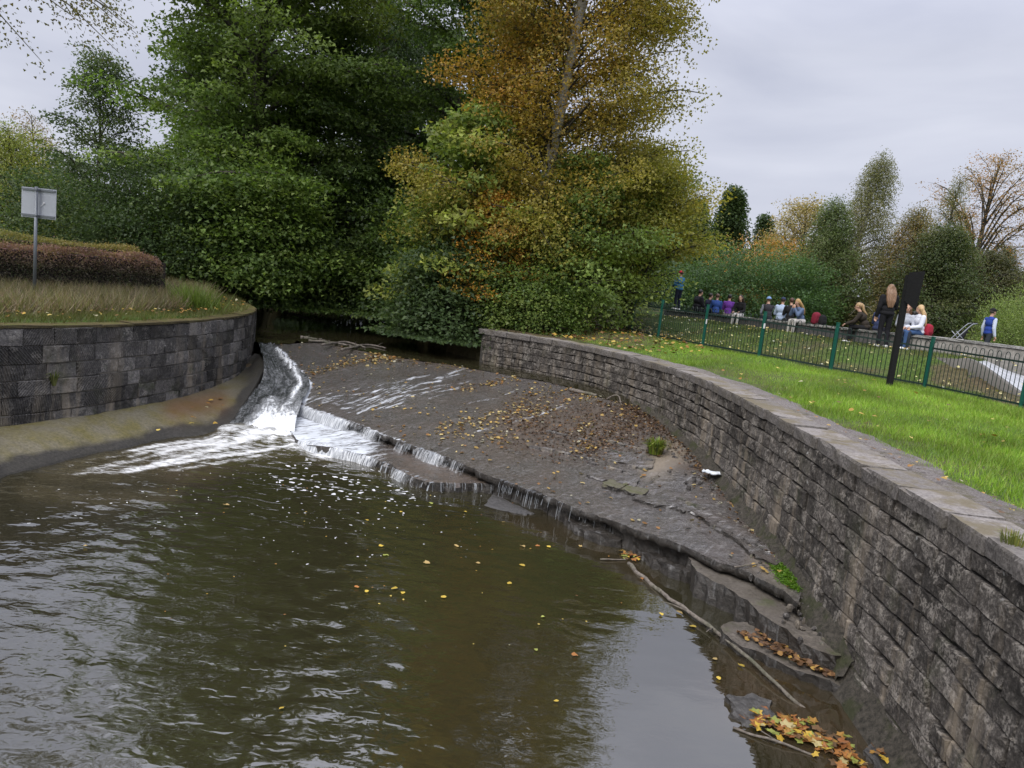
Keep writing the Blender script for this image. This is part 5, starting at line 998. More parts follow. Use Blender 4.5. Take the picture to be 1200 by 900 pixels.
# ------------------------------------------------------------------ people
TS = bpy.data.scenes.new('tmp')
def remesh(mb, name, vox, mat, parent, attrs=None, sm=3):
    me = mesh_of(mb, name, mat); o = bpy.data.objects.new(name, me); TS.collection.objects.link(o)
    r = o.modifiers.new('r', 'REMESH'); r.mode = 'VOXEL'; r.voxel_size = vox; r.use_smooth_shade = True
    s_ = o.modifiers.new('s', 'SMOOTH'); s_.iterations = sm; s_.factor = .5; d_ = o.modifiers.new('d', 'DECIMATE'); d_.ratio = .38
    vl = TS.view_layers[0]; vl.update(); dg = vl.depsgraph
    m2 = bpy.data.meshes.new_from_object(o.evaluated_get(dg)); bpy.data.objects.remove(o); bpy.data.meshes.remove(me)
    m2.name = name; m2.materials.clear(); m2.materials.append(mat)
    ob = bpy.data.objects.new(name, m2); COL.objects.link(ob); ob.parent = parent; return ob
def limb(mb, pts, rs, n=10):
    pts = [np.array(p, float) for p in pts]
    for k in range(len(pts) - 1): mb.tube([pts[k], pts[k + 1]], [rs[k], rs[k + 1]], n)
    for p, r in zip(pts, rs): mb.sphere(p, r, n, 6)
_mc = {}
def cloth(col, rough=.85):
    k = ('c',) + tuple(col)
    if k not in _mc: _mc[k] = simple('fabric', col, rough, .2, 18, .4, .2)
    return _mc[k]
def hairm(col):
    k = ('h',) + tuple(col)
    if k not in _mc:
        m, t, o = newmat('hair'); f = noise(t, 60, 3, .6, sc=(1, 1, .06)); c = ramp(t, f, [(.3, tuple(a * .5 for a in col)), (.7, tuple(min(1, a * 1.4) for a in col))]); pbsdf(t, o, c, .5, bump(t, f, .6, .01), .4); _mc[k] = m
    return _mc[k]
M_skin = simple('skin', (.47, .28, .2), .55, .1, 20, .1, .4); M_eye = simple('eye', (.03, .025, .02), .3, .1, 10, 0); M_lip = simple('lips', (.35, .13, .11), .5, .1, 10, 0)
def person(label, loc, rz, top, leg, hair, hstyle='short', pose='stand', seat=.45, lean=0.0, arms=('down', 'down'), h=1.0, shoe=(.6, .6, .6), cap=None, vest=None, vox=.013, turn=0.0, nod=0.0, sleeve=None, group=None, bulky=1.0, legs=0.0):
    t_ = thing('person', label, 'person', loc, rz, group); t_.scale = (h, h, h)
    A_ = np.array; J = {}
    if pose == 'sit':
        pel = A_((0, 0, seat + .09))
        for s_ in (-1, 1):
            J['hip', s_] = pel + A_((s_ * .09, 0, 0)); J['kn', s_] = A_((s_ * (.1 + .02 * s_), -.44, seat + .07)); J['an', s_] = A_((s_ * .11, -.44 + legs * (.15 if s_ > 0 else -.05), .08)); J['toe', s_] = J['an', s_] + A_((s_ * .02, -.17, -.035))
    else:
        st = .2 if pose == 'walk' else .0; pel = A_((0, 0, .93))
        for s_ in (-1, 1):
            J['hip', s_] = pel + A_((s_ * .085, 0, -.02)); J['kn', s_] = A_((s_ * .095, -.03 - st * s_ * .6, .5)); J['an', s_] = A_((s_ * .1, .02 - st * s_ * 1.2, .085 + (.04 if s_ < 0 and st else 0))); J['toe', s_] = J['an', s_] + A_((s_ * .02, -.17, -.04))
    u = A_((0, -math.sin(lean), math.cos(lean))); waist = pel + u * .13; chest = pel + u * .34; sho = pel + u * .47; neck = pel + u * .55
    hd = neck + A_((0, -.03 - .05 * math.sin(lean + nod), .14)); fw = A_((math.sin(turn) * math.cos(nod), -math.cos(turn) * math.cos(nod), -math.sin(nod))); sd = A_((math.cos(turn), math.sin(turn), 0)); upv = np.cross(sd, -fw) * 1.0; upv = upv if upv[2] > 0 else -upv
    for s_, ar in zip((-1, 1), arms):
        sh = sho + A_((s_ * .175, 0, -.02)); J['sh', s_] = sh
        e, w = {'down': ((.06, .03, -.28), (.02, -.06, -.25)), 'lap': ((.05, -.07, -.27), (-.1, -.23, -.06)), 'phone': ((.04, -.06, -.27), (-.1, -.2, .1)), 'chin': ((.0, -.18, -.22), (-.12, -.06, .24)), 'knee': ((.05, -.14, -.24), (-.03, -.22, -.1)), 'back': ((.07, .08, -.27), (.03, .05, -.24))}[ar]
        J['el', s_] = sh + A_((s_ * e[0], e[1], e[2])); J['wr', s_] = J['el', s_] + A_((s_ * w[0], w[1], w[2]))
    b = MB()
    for c, r in ((pel, (.15, .105, .11)), (waist, (.13, .092, .12)), (chest, (.155, .105, .15)), (sho - u * .02, (.15, .075, .07))): b.sphere(c, r, 14, 9)
    limb(b, [sho, neck, hd - A_((0, 0, .05))], [.065, .055, .052])
    b.sphere(hd + A_((0, .01, .02)), (.076, .095, .105), 14, 10); b.sphere(hd + fw * .035 - upv * .055, (.055, .055, .06), 10, 8)
    b.sphere(hd + fw * .098 - upv * .012, (.016, .02, .02), 8, 6); b.sphere(hd + fw * .085 + upv * .012, (.012, .02, .022), 8, 6)
    for s_ in (-1, 1):
        b.sphere(hd + sd * s_ * .078 - fw * .0, (.012, .02, .03), 8, 6)
        limb(b, [J['hip', s_], J['kn', s_], J['an', s_]], [.075, .05, .036]); limb(b, [J['an', s_] - A_((0, 0, .03)), J['toe', s_]], [.036, .028])
        limb(b, [J['sh', s_], J['el', s_], J['wr', s_]], [.048, .038, .027])
        d = J['wr', s_] - J['el', s_]; d /= np.linalg.norm(d); side = np.cross(d, A_((0, 0, 1.0)) if abs(d[2]) < .8 else A_((0, -1.0, 0))); side /= np.linalg.norm(side); nn = np.cross(side, d)
        pm = J['wr', s_] + d * .05; limb(b, [J['wr', s_], pm + side * .018], [.026, .024], 8); limb(b, [J['wr', s_], pm - side * .018], [.026, .024], 8)
        for f_ in range(4):
            o_ = side * (.033 - .022 * f_); l_ = (.066, .078, .072, .055)[f_]; p0 = J['wr', s_] + d * .075 + o_; p1 = p0 + d * l_ * .55 - nn * .012; p2 = p1 + d * l_ * .4 - nn * .03
            limb(b, [p0, p1, p2], [.0105, .0095, .008], 6)
        p0 = J['wr', s_] + d * .03 + side * .03; p1 = p0 + side * .03 + d * .028 - nn * .008; limb(b, [p0, p1, p1 + d * .03 - nn * .01], [.013, .0105, .009], 6)
    remesh(b, 'body', vox, M_skin, t_)
    for s_ in (-1, 1):
        e_ = MB(); e_.sphere(hd + fw * .078 + sd * s_ * .032 + upv * .018, .011, 8, 6); e_.build('eye', M_eye, t_, True)
    e_ = MB(); e_.sphere(hd + fw * .086 - upv * .056, (.022, .01, .007), 8, 6); e_.build('mouth', M_lip, t_, True)
    cv = vox * 1.25
    b = MB(); q = bulky
    for c, r in ((pel + u * .02, (.172 * q, .128 * q, .1)), (waist, (.155 * q, .122 * q, .13)), (chest, (.178 * q, .13 * q, .155)), (sho - u * .02, (.17, .095 * q, .075))): b.sphere(c, r, 14, 9)
    b.sphere(neck - u * .03, (.075, .075, .04), 12, 6)
    for s_ in (-1, 1):
        if vest is None: limb(b, [J['sh', s_], J['el', s_], J['wr', s_] - (J['wr', s_] - J['el', s_]) * .06], [.07 * q, .058 * q, .046 * q])
        else: b.sphere(J['sh', s_], .07, 10, 7)
    remesh(b, 'jacket' if vest is None else 'vest', cv, cloth(top if vest is None else vest), t_)
    if vest is not None:
        for s_ in (-1, 1):
            b = MB(); limb(b, [J['sh', s_] + A_((s_ * .012, 0, 0)), J['el', s_], J['wr', s_] - (J['wr', s_] - J['el', s_]) * .06], [.064, .056, .044]); remesh(b, 'sleeve', cv, cloth(top), t_)
    b = MB(); b.sphere(pel, (.163, .12, .11), 14, 9)
    for s_ in (-1, 1): limb(b, [J['hip', s_], J['kn', s_], J['an', s_] + A_((0, 0, .02))], [.095, .068, .055])
    remesh(b, 'trousers', cv, cloth(leg), t_)
    for s_ in (-1, 1):
        b = MB(); limb(b, [J['an', s_] + A_((0, .03, -.035)), J['toe', s_]], [.047, .04]); b.box(J['an', s_] * .5 + J['toe', s_] * .5 + A_((0, .015, -.035)), (.08, .25, .025)); remesh(b, 'shoe', cv, cloth(shoe, .6), t_)
    b = MB(); b.sphere(hd + A_((0, 0, .035)) - fw * .022, (.088, .1, .1), 14, 9)
    if hstyle in ('long', 'pony'):
        bk = -fw
        if hstyle == 'long':
            for s_ in (-1, 0, 1):
                p0 = hd + bk * .05 + sd * s_ * .06; limb(b, [p0, neck + bk * (.09 + .02 * (s_ == 0)) + sd * s_ * .085 + A_((0, 0, .0)), chest + bk * .135 + sd * s_ * .075 + A_((0, 0, .02)), waist + bk * .145 + sd * s_ * .05 + A_((0, 0, .06))], [.06, .058, .05, .022], 10)
        else: limb(b, [hd + bk * .09 + A_((0, 0, .06)), hd + bk * .14, neck + bk * .12, chest + bk * .14 + A_((0, 0, .05))], [.04, .045, .04, .018], 8)
    hr = remesh(b, 'hair', cv, hairm(hair), t_)
    if cap is not None:
        b = MB(); b.sphere(hd + A_((0, 0, .055)) - fw * .012, (.096, .108, .085), 14, 8)
        c0_ = hd + fw * .13 + A_((0, 0, .055)); b.add(*(lambda p: (p, [(0, 1, 2, 3), (7, 6, 5, 4), (0, 4, 5, 1), (1, 5, 6, 2), (2, 6, 7, 3), (3, 7, 4, 0)]))([hd + fw * .07 + sd * .07 + A_((0, 0, .06)), c0_ + sd * .055 + fw * .03, c0_ - sd * .055 + fw * .03, hd + fw * .07 - sd * .07 + A_((0, 0, .06)), hd + fw * .07 + sd * .07 + A_((0, 0, .075)), c0_ + sd * .055 + fw * .03 + A_((0, 0, .015)), c0_ - sd * .055 + fw * .03 + A_((0, 0, .015)), hd + fw * .07 - sd * .07 + A_((0, 0, .075))]))
        remesh(b, 'cap', cv, cloth(cap), t_)
    return t_
def wall_at(px_):
    best = min(range(160), key=lambda i: abs(pxx(*WPn[i]) - px_)); return WPn[best], Tw[best], Nw[best]
def sit(px_, back=True, turn_rz=0.0, off=-.2, **k):
    """on the park wall; back=True looks away from the river"""
    p, T, Nv = wall_at(px_); a = math.atan2(Nv[1], Nv[0]) + PI / 2   # -Y axis onto the river-side normal
    x, y = p[:2] + Nv * off; g = p[2] - .46
    k.setdefault('seat', .46); k.setdefault('h', .95); return dict(loc=(x, y, g), rz=a + (PI if back else 0) + turn_rz, pose='sit', **k)
G1 = 'people sitting along the low park wall'
def P_(label, d, **k): d.update(k); return person(label, **d)
bp_, bT, bN = wall_at(787); stb = (bp_[0] - bN[0] * .22, bp_[1] - bN[1] * .22, bp_[2])
person('person in teal blue jacket and red hat standing on the far end of the wall', stb, PI + .5, (.03, .13, .26), (.012, .016, .03), (.05, .03, .02), arms=('phone', 'lap'), cap=(.5, .02, .06), vox=.016, bulky=1.12)
P_('person in bulky black coat sitting on the wall nearest the boy in the red hat', sit(811, True), top=(.014, .014, .018), leg=(.02, .02, .025), hair=(.015, .012, .01), lean=.15, arms=('lap', 'lap'), vox=.016, bulky=1.3, group=G1, h=1.05)
P_('person in dark navy jacket sitting between the black coat and the bright blue jacket', sit(824, True), top=(.02, .022, .045), leg=(.02, .02, .03), hair=(.02, .015, .012), lean=.1, arms=('lap', 'lap'), vox=.016, bulky=1.15, group=G1)
P_('person in bright blue jacket with brown hair sitting on the wall', sit(833.5, True, 1.0), top=(.03, .07, .24), leg=(.02, .025, .05), hair=(.09, .05, .03), lean=.15, arms=('phone', 'lap'), vox=.016, group=G1)
P_('person in purple jacket with dark hair sitting on the wall', sit(847, True, .9), top=(.13, .04, .26), leg=(.3, .28, .25), hair=(.015, .012, .012), lean=.1, arms=('lap', 'phone'), vox=.016, group=G1, hstyle='short')
P_('person in black top and pale trousers sitting on the wall right of the purple jacket', sit(860.5, False, .6), top=(.014, .014, .016), leg=(.55, .53, .5), hair=(.03, .018, .012), hstyle='long', lean=.2, arms=('lap', 'lap'), vox=.016, group=G1)
P_('person in grey hoodie and light blue cap holding a hand to the face', sit(894, True, 1.3), top=(.24, .26, .3), leg=(.03, .035, .05), hair=(.08, .05, .03), cap=(.2, .32, .55), lean=.25, arms=('chin', 'lap'), nod=.2, vox=.015, group=G1, vest=(.03, .03, .035))
P_('person in pale blue checked shirt and dark cap sitting on the wall', sit(907.5, True, .9), top=(.36, .44, .58), leg=(.03, .035, .05), hair=(.05, .03, .02), cap=(.03, .04, .08), lean=.1, arms=('lap', 'lap'), vox=.015, group=G1, bulky=1.1)
P_('person in black jumper with dark red hair sitting on the wall', sit(918.5, True, 1.2), top=(.013, .013, .014), leg=(.03, .03, .035), hair=(.07, .03, .02), lean=.15, arms=('lap', 'phone'), vox=.015, group=G1)
P_('blonde person in denim jacket bent forward over their hands facing the river', sit(933, False, .2), top=(.1, .14, .23), leg=(.45, .43, .4), hair=(.4, .25, .1), hstyle='long', lean=.45, nod=.6, arms=('chin', 'chin'), vox=.015, group=G1)
P_('person in dark olive jacket with blonde ponytail leaning forward on the wall', sit(1008, False, -.75), top=(.035, .028, .022), leg=(.014, .014, .016), hair=(.36, .24, .12), hstyle='pony', lean=.5, nod=.35, arms=('knee', 'knee'), vox=.011, shoe=(.75, .75, .75), group=G1, bulky=1.1)
P_('person in navy jacket half hidden behind the leaning blonde', sit(1023, True, .4), top=(.03, .04, .09), leg=(.02, .02, .03), hair=(.02, .015, .012), lean=.2, arms=('lap', 'lap'), vox=.013, group=G1)
wp_, wT, wN = wall_at(1040); sx_, sy_ = wp_[:2] + wN * .75; fx = X_at(1033, sy_, 2.95)
person('person standing in black clothes with long light brown hair down the back', (fx, sy_, float(hgt([fx], [sy_])[0]) + .0), PI - .1, (.011, .011, .013), (.013, .013, .016), (.2, .115, .066), 'long', 'stand', arms=('lap', 'down'), vox=.011, shoe=(.55, .55, .55), h=1.02, lean=.04, bulky=1.15)
P_('person in pale grey jacket sitting behind the black post', sit(1053, False, .5), top=(.42, .44, .5), leg=(.03, .035, .05), hair=(.2, .1, .05), hstyle='long', lean=.15, arms=('lap', 'lap'), vox=.012, group=G1, shoe=(.7, .7, .7))
P_('small person with dark hair in black peeping over the wall right of the post', sit(1066.5, True, .2), top=(.015, .015, .017), leg=(.02, .02, .025), hair=(.015, .012, .01), lean=.2, arms=('lap', 'lap'), vox=.013, group=G1, h=.82)
P_('person in white jacket and blue jeans with long blonde hair right of the post', sit(1078, False, -.9), top=(.62, .64, .72), leg=(.045, .09, .2), hair=(.5, .34, .17), hstyle='long', lean=.12, arms=('lap', 'lap'), turn=-.5, vox=.011, shoe=(.78, .78, .78), group=G1, bulky=1.12)
mx_, my_ = X_at(1155, 24.2, 3.2), 24.2
person('person walking in blue body warmer, pale sleeves and black flat cap', (mx_, my_, aty(1158, 360, 24.2).z - 1.76), PI / 2 + .15, (.5, .55, .68), (.03, .035, .045), (.06, .05, .045), pose='walk', arms=('down', 'down'), cap=(.012, .012, .013), vest=(.025, .055, .27), vox=.012)
bpy.data.scenes.remove(TS)
# bags and pushchair by the wall
def bag(label, px_, col, s=1.0, off=-.2, dz=.0, name='bag'):
    p, T, Nv = wall_at(px_); x, y = p[:2] + Nv * off; b = thing(name, label, 'bag', (x, y, p[2] + dz), .4); q = MB(); q.sphere((0, 0, 0), 1.0, 16, 10)
    V = np.vstack(q.V); V = np.sign(V) * np.abs(V) ** .55 * np.array([.15, .1, .19]) * s + (0, 0, .17 * s); V[:, 0] *= 1 - .25 * (V[:, 2] / (.36 * s)) ** 2; V[:, 2] = np.maximum(V[:, 2], .01); V += .025 * fbm(V * 9, 2, 3)[:, None]; mk('bag_body', V, q.F, cloth(col), b, True); q = MB(); q.sphere((0, -.1 * s, .11 * s), (.1 * s, .045 * s, .08 * s), 12, 7); q.build('pocket', cloth(tuple(a * .6 for a in col)), b, True)
    q = MB(); q.tube([(-.07 * s, 0, .28 * s), (-.05 * s, 0, .37 * s), (.05 * s, 0, .37 * s), (.07 * s, 0, .28 * s)], .012, 5); q.build('handle', cloth((.02, .02, .02)), b)
bag('dark red rucksack lying on the wall right of the denim jacket', 949, (.16, .015, .03), 1.1); bag('black bag lying on the wall at the far right of the seated four', 957, (.012, .012, .013), .9)
bag('red bag on the wall beside the blonde in the white jacket', 1087, (.3, .02, .04), .9)
p, T, Nv = wall_at(1119); c = p[:2] - Nv * .75; pz = float(hgt([c[0]], [c[1]])[0]); pz = p[2] - .5
pc = thing('pushchair', 'folding pushchair with bare metal frame parked behind the low wall', 'pushchair', (c[0], c[1], pz), -.2)
for s_ in (-.18, .18):
    b = MB(); b.tube([(-.4, s_, .12), (-.05, s_, .5), (.22, s_, .86), (.3, s_, .95), (.4, s_, .97)], .016, 7); b.build('frame_tube', M_grey, pc, True)
    b = MB(); b.tube([(.32, s_, .1), (.12, s_, .5), (-.08, s_, .7)], .014, 7); b.build('strut', M_grey, pc, True)
    for xw in (-.4, .32):
        b = MB(); b.tube([(xw + .1 * math.cos(a), s_ + (.03 if s_ > 0 else -.03), .12 + .1 * math.sin(a)) for a in np.linspace(0, 2 * PI, 15)], .018, 6, False); b.tube([(xw, s_ - .03, .12), (xw, s_ + .03, .12)], .02, 6); b.build('wheel', M_black, pc, True)
b = MB(); b.tube([(.4, -.18, .97), (.45, 0, .97), (.4, .18, .97)], .02, 7); b.build('handle', M_black, pc, True)
b = MB(); b.add([(-.15, -.16, .42), (-.15, .16, .42), (.08, .16, .42), (.08, -.16, .42), (.22, -.16, .8), (.22, .16, .8), (.2, .16, .82), (.2, -.16, .82), (-.15, -.16, .39), (-.15, .16, .39), (.1, .16, .39), (.1, -.16, .39)], [(0, 3, 2, 1), (3, 4, 5, 2), (8, 9, 10, 11), (0, 1, 9, 8), (10, 5, 4, 11), (0, 8, 11, 3), (1, 2, 10, 9)]); b.build('seat', cloth((.015, .015, .018)), pc)
# ------------------------------------------------------------------ debris
def weir_pt(px_, py_):
    i = int(np.argmin((WEIR_PX - px_) ** 2 + (WEIR_PY - py_) ** 2)); return WEIR_G[i].copy()
LV = [((.42, .27, .05), 3), ((.3, .15, .035), 3), ((.5, .38, .1), 2), ((.16, .08, .03), 2), ((.36, .33, .2), 1)]
BR = [((.14, .075, .035), 3), ((.09, .05, .028), 3), ((.22, .12, .05), 1), ((.3, .17, .06), .6)]
def oval_leaves(name, C, Nn, T, L, Wd, col, mat, parent, kind, fold):
    T = T / np.linalg.norm(T, axis=1)[:, None]; S_ = np.cross(T, Nn); S_ /= np.linalg.norm(S_, axis=1)[:, None]; Nn = np.cross(S_, T); L = L[:, None]; Wd = Wd[:, None]
    g = np.random.default_rng(len(C)); q = []
    for u, v in ((-.5, 0), (-.3, .38), (.12, .5), (.34, .24), (.5, .0), (.3, -.34), (.05, -.5), (-.34, -.3)): q.append(C + T * L * (u + g.normal(0, .05, L.shape)) + S_ * Wd * (v + g.normal(0, .05, L.shape)) + Nn * Wd * (fold * abs(v) * 2 + g.normal(0, .06, L.shape)))
    V = np.stack(q, 1).reshape(-1, 3); return mk(name, V, np.arange(len(C) * 8).reshape(-1, 8), mat, parent, False, dict(Col=np.repeat(np.clip(col, 0, 1), 8, 0)), kind)
def flat_leaves(name, P, pal, size, seed, tilt=.35, lift=.015, kind='stuff'):
    g = np.random.default_rng(seed); n = len(P); Nn = np.c_[g.normal(0, tilt, (n, 2)), np.ones(n)]; a = g.uniform(0, 2 * PI, n); T = np.c_[np.cos(a), np.sin(a), g.normal(0, tilt * .5, n)]
    L = size * g.uniform(.6, 1.3, n); P = P + np.c_[np.zeros((n, 2)), np.full(n, lift) + g.uniform(0, lift, n)]
    return oval_leaves(name, P, Nn, T, L, L * .75, pick(pal, n, g) * g.uniform(.7, 1.2, (n, 1)), M_fallen, None, kind, .12)
g = np.random.default_rng(301)
w = np.zeros(len(WEIR_G)); X_, Y_ = WEIR_PX, WEIR_PY
w += 1.6 * near_line(X_, Y_, [(440, 420), (480, 417), (520, 422), (570, 427)], 6) + .8 * near_line(X_, Y_, [(365, 438), (400, 428), (440, 418)], 4) + .9 * near_line(X_, Y_, [(545, 455), (580, 448), (605, 443)], 4) + .6 * near_line(X_, Y_, [(600, 470), (640, 455)], 6)
w += .75 * near_line(X_, Y_, [(520, 505), (560, 495), (600, 488), (640, 478)], 9) + .6 * near_line(X_, Y_, [(565, 517), (600, 512)], 7) + .05 + 1.0 * near_line(X_, Y_, [(680, 505), (690, 500)], 6) + 1.2 * near_line(X_, Y_, [(675, 528), (700, 522)], 6) + .5 * near_line(X_, Y_, [(640, 462), (720, 470), (750, 480)], 6)
area = 1.0; w /= w.sum(); i = g.choice(len(w), 1500, p=w); Pw = WEIR_G[i] + np.c_[g.normal(0, .04, (1500, 2)), np.zeros(1500)]
flat_leaves('fallen_leaves', Pw, [((.36, .24, .07), 3), ((.24, .12, .035), 2), ((.42, .33, .14), 2), ((.12, .07, .03), 2), ((.33, .31, .22), 1)], .075, 302)
w = .8 * np.clip(1 - dist_poly(X_, Y_, [(620, 500), (700, 510), (740, 500)]) / 45, 0, 1) + 1.2 * np.clip(1 - dist_poly(X_, Y_, [(740, 478), (800, 520), (870, 585), (905, 640)]) / 20, 0, 1) + .8 * near_line(X_, Y_, [(690, 525), (710, 520)], 10); w /= w.sum(); i = g.choice(len(w), 3600, p=w)
flat_leaves('leaf_litter', WEIR_G[i] + np.c_[g.normal(0, .03, (3600, 2)), np.zeros(3600)], [(tuple(a * .55 for a in c_), w_) for c_, w_ in BR] + [((.2, .16, .12), .5)], .05, 303, .7)
# leaves floating on the pool
fl = [(462, 690), (472, 695), (430, 693), (418, 688), (447, 640), (452, 651), (535, 640), (630, 640), (612, 640), (643, 641), (612, 663), (597, 684), (636, 723), (628, 762), (673, 768), (652, 822), (560, 660), (500, 660), (520, 700), (590, 612), (680, 640), (752, 678), (796, 718), (812, 735), (838, 773), (842, 795), (868, 780), (775, 720), (700, 625), (740, 640), (505, 590), (470, 600), (430, 610), (545, 600), (265, 592), (330, 830), (100, 640)]
Pf = np.array([A(x_, y_, .012) for x_, y_ in fl]); flat_leaves('floating_leaves', Pf, [((.5, .36, .06), 3), ((.42, .3, .12), 2), ((.3, .33, .08), 1), ((.4, .17, .05), 1)], .075, 304, .05, .004)
fx_ = np.array([A(g.uniform(180, 760), g.uniform(560, 760), .01) for _ in range(60)]); flat_leaves('floating_bits', fx_, LV, .028, 305, .05, .003)
# drift of big leaves, each its own piece
def maple_mesh(name, seed):
    r = random.Random(seed); rad = [.16, .6, .5, .9, .62, 1.0, .62, .9, .5, .6, .16]; an = np.linspace(-2.5, 2.5, 11); V = [(0, 0, .0)] + [(rr * math.sin(a) * r.uniform(.88, 1.1), rr * math.cos(a), .12 * rr * rr * r.uniform(-1, 1.3)) for rr, a in zip(rad, an)]
    me = bpy.data.meshes.new(name); me.from_pydata(V, [], [(0, k + 1, k) for k in range(1, 11)]); me.update()
    c = random.Random(seed + 9).choice([(.42, .28, .04), (.28, .15, .035), (.2, .075, .022), (.34, .28, .13), (.2, .22, .05), (.26, .11, .03), (.38, .25, .035), (.13, .075, .035), (.1, .06, .03)]); me.materials.append(simple('maple_leaf', c, .5, .35, 25, .3, .3)); return me
mm = [maple_mesh('leaf', 400 + k) for k in range(12)]
def drift(label, pts, wd, n, z, size, seed, name='leaf_drift'):
    r = random.Random(seed); p0 = A(*pts[0], z); t_ = thing(name, label, 'leaf drift', tuple(p0)); P = smooth_poly(np.array([A(*q, z) for q in pts]), 60)
    for k in range(n):
        c = P[r.randrange(60)] + np.array([r.gauss(0, wd), r.gauss(0, wd), r.uniform(0, .035)]) - p0; s_ = size * r.uniform(.55, 1.15)
        link_copy(mm[r.randrange(12)], 'leaf.%03d' % k, t_, tuple(c), (r.gauss(0, .25), r.gauss(0, .25), r.uniform(0, 6.28)), (s_, s_, s_))
drift('drift of yellow and orange leaves in the shallows by the wall foot', [(895, 850), (930, 852), (960, 868), (985, 885), (1010, 897)], .1, 190, .015, .07, 1)
drift('small heap of yellow leaves caught on the mud bank', [(868, 832), (890, 845), (885, 852)], .07, 14, .05, .06, 2)
drift('small bunch of leaves caught on the twig below the weir', [(728, 650), (742, 652), (748, 655)], .07, 26, .02, .06, 3)
drift('few leaves on the second mud bank at the bottom right', [(1030, 882), (1045, 892)], .07, 12, .06, .055, 4)
w_ = np.array([A(g.uniform(860, 985), g.uniform(742, 800), .115) for _ in range(900)]); x_, y_ = pj(w_); w_ = w_[in_poly(x_, y_, [(862, 744), (875, 735), (935, 757), (995, 800), (970, 795), (905, 767)])]; flat_leaves('ledge_litter', w_, BR + [((.4, .25, .06), 1)], .07, 306, .4, .02)
# branches
def branch(label, pts, r0, r1, mat, seed, twigs=3, name='branch', cat='branch'):
    P = smooth_poly(np.array(pts, float), 40); P += .02 * np.stack([fbm(P * 5, 2, seed), fbm(P * 5, 2, seed + 1), .5 * fbm(P * 5, 2, seed + 2)], 1); b = MB(); b.tube(P, np.linspace(r0, r1, 40) * (1 + .15 * fbm(P * 12, 2, seed + 3)), 8); r = random.Random(seed)
    for _ in range(twigs):
        i = r.randrange(6, 36); d = np.array([r.gauss(0, .2), r.gauss(0, .2), abs(r.gauss(0, .06))]); b.tube([P[i], P[i] + d * .6, P[i] + d + np.array([0, 0, -.02])], [r1 * .8, r1 * .5, r1 * .2], 5)
    o = b.build(name, mat, None, True); return tag(o, label, cat)
M_wood = barkmat('drift_wood', (.07, .058, .048), (.24, .21, .18), (1, 1, 1), 20)
branch('long bare branch lying in the pool below the weir', [A(735, 660, .0), A(770, 690, .02), A(820, 725, .05), A(870, 765, .06), A(915, 805, .04), A(952, 838, -.03)], .028, .016, M_wood, 501, 4)
branch('thin dark stick in the shallows at the bottom right', [A(858, 852, .01), A(900, 866, .02), A(958, 886, .01)], .012, .009, M_wood, 502, 1)
branch('short pale stick caught below the weir beside the leaf bunch', [A(703, 655, .015), A(735, 656, .02)], .012, .008, M_wood, 503, 0)
branch('dark stick on the lower slab of the weir', [A(905, 744, .13), A(960, 758, .16)], .012, .009, M_wood, 504, 1)
branch('small stick lying across the slab near the moss', [A(862, 664, .49), A(886, 661, .5)], .012, .01, M_wood, 505, 0)
DW = [[(362, 399), (385, 401), (412, 405)], [(378, 404), (405, 401), (428, 407)], [(352, 395), (372, 397)], [(400, 410), (430, 404), (452, 408)]]
DL = ['pale driftwood stick at the left end of the pile on the weir crest', 'curved driftwood stick in the middle of the crest pile', 'short stub of driftwood nearest the quay wall', 'driftwood stick at the leafy right end of the crest pile']
for k, L in enumerate(DW): branch(DL[k], [A(x_, y_, 1.22 + .03 * (k % 2)) for x_, y_ in L], .04, .02, M_wood, 510 + k, 3)
branch('flat plank of driftwood stranded near the river wall', [weir_pt(668, 458) + (0, 0, .03), weir_pt(700, 462) + (0, 0, .03)], .05, .035, M_wood, 520, 1)
branch('bent twig standing out of the debris by the river wall', [weir_pt(712, 468) + (0, 0, .02), weir_pt(722, 470) + (0, 0, .15), weir_pt(728, 476) + (0, 0, .02)], .02, .01, M_wood, 521, 3)
# litter, setts, tuft, moss
c = weir_pt(836, 563) + (0, 0, .05); gx_, gy_ = np.meshgrid(np.linspace(-1, 1, 13), np.linspace(-1, 1, 9)); V = np.c_[gx_.ravel() * .21, gy_.ravel() * .17, .09 + .035 * fbm(np.c_[gx_.ravel() * 1.7, gy_.ravel() * 1.7, gx_.ravel() * 0], 3, 5)]; V[:, :2] *= (1 - .25 * (gx_.ravel() ** 2) * (gy_.ravel() ** 2))[:, None]; V2 = V - (0, 0, .012); F = gridF(9, 13)
lt = mk('plastic_sheet', np.vstack([V, V2]), np.vstack([F[:, ::-1], F + len(V)]), simple('white_sheet', (.72, .76, .8), .35, .08, 9, .2), None, True, None, None, tuple(c)); tag(lt, 'crumpled white plastic sheet on the weir near the river wall', 'litter')
wo_ = bpy.data.objects['weir']; sm_ = [stone_mesh('sett', 700 + k, .44, M_weir) for k in range(6)]; M_sett = stonemat('sett', (.045, .042, .04), (.11, .1, .095), (.24, .225, .205))
for q in sm_: q.materials[0] = M_sett
k = 0
rows = [((700, 515), (772, 530), 6), ((690, 523), (765, 541), 6), ((702, 536), (760, 552), 5), ((690, 541), (742, 557), 5), ((640, 505), (690, 517), 4), ((786, 590), (850, 622), 5), ((795, 584), (828, 598), 3), ((600, 520), (668, 533), 4), ((655, 530), (700, 541), 3)]
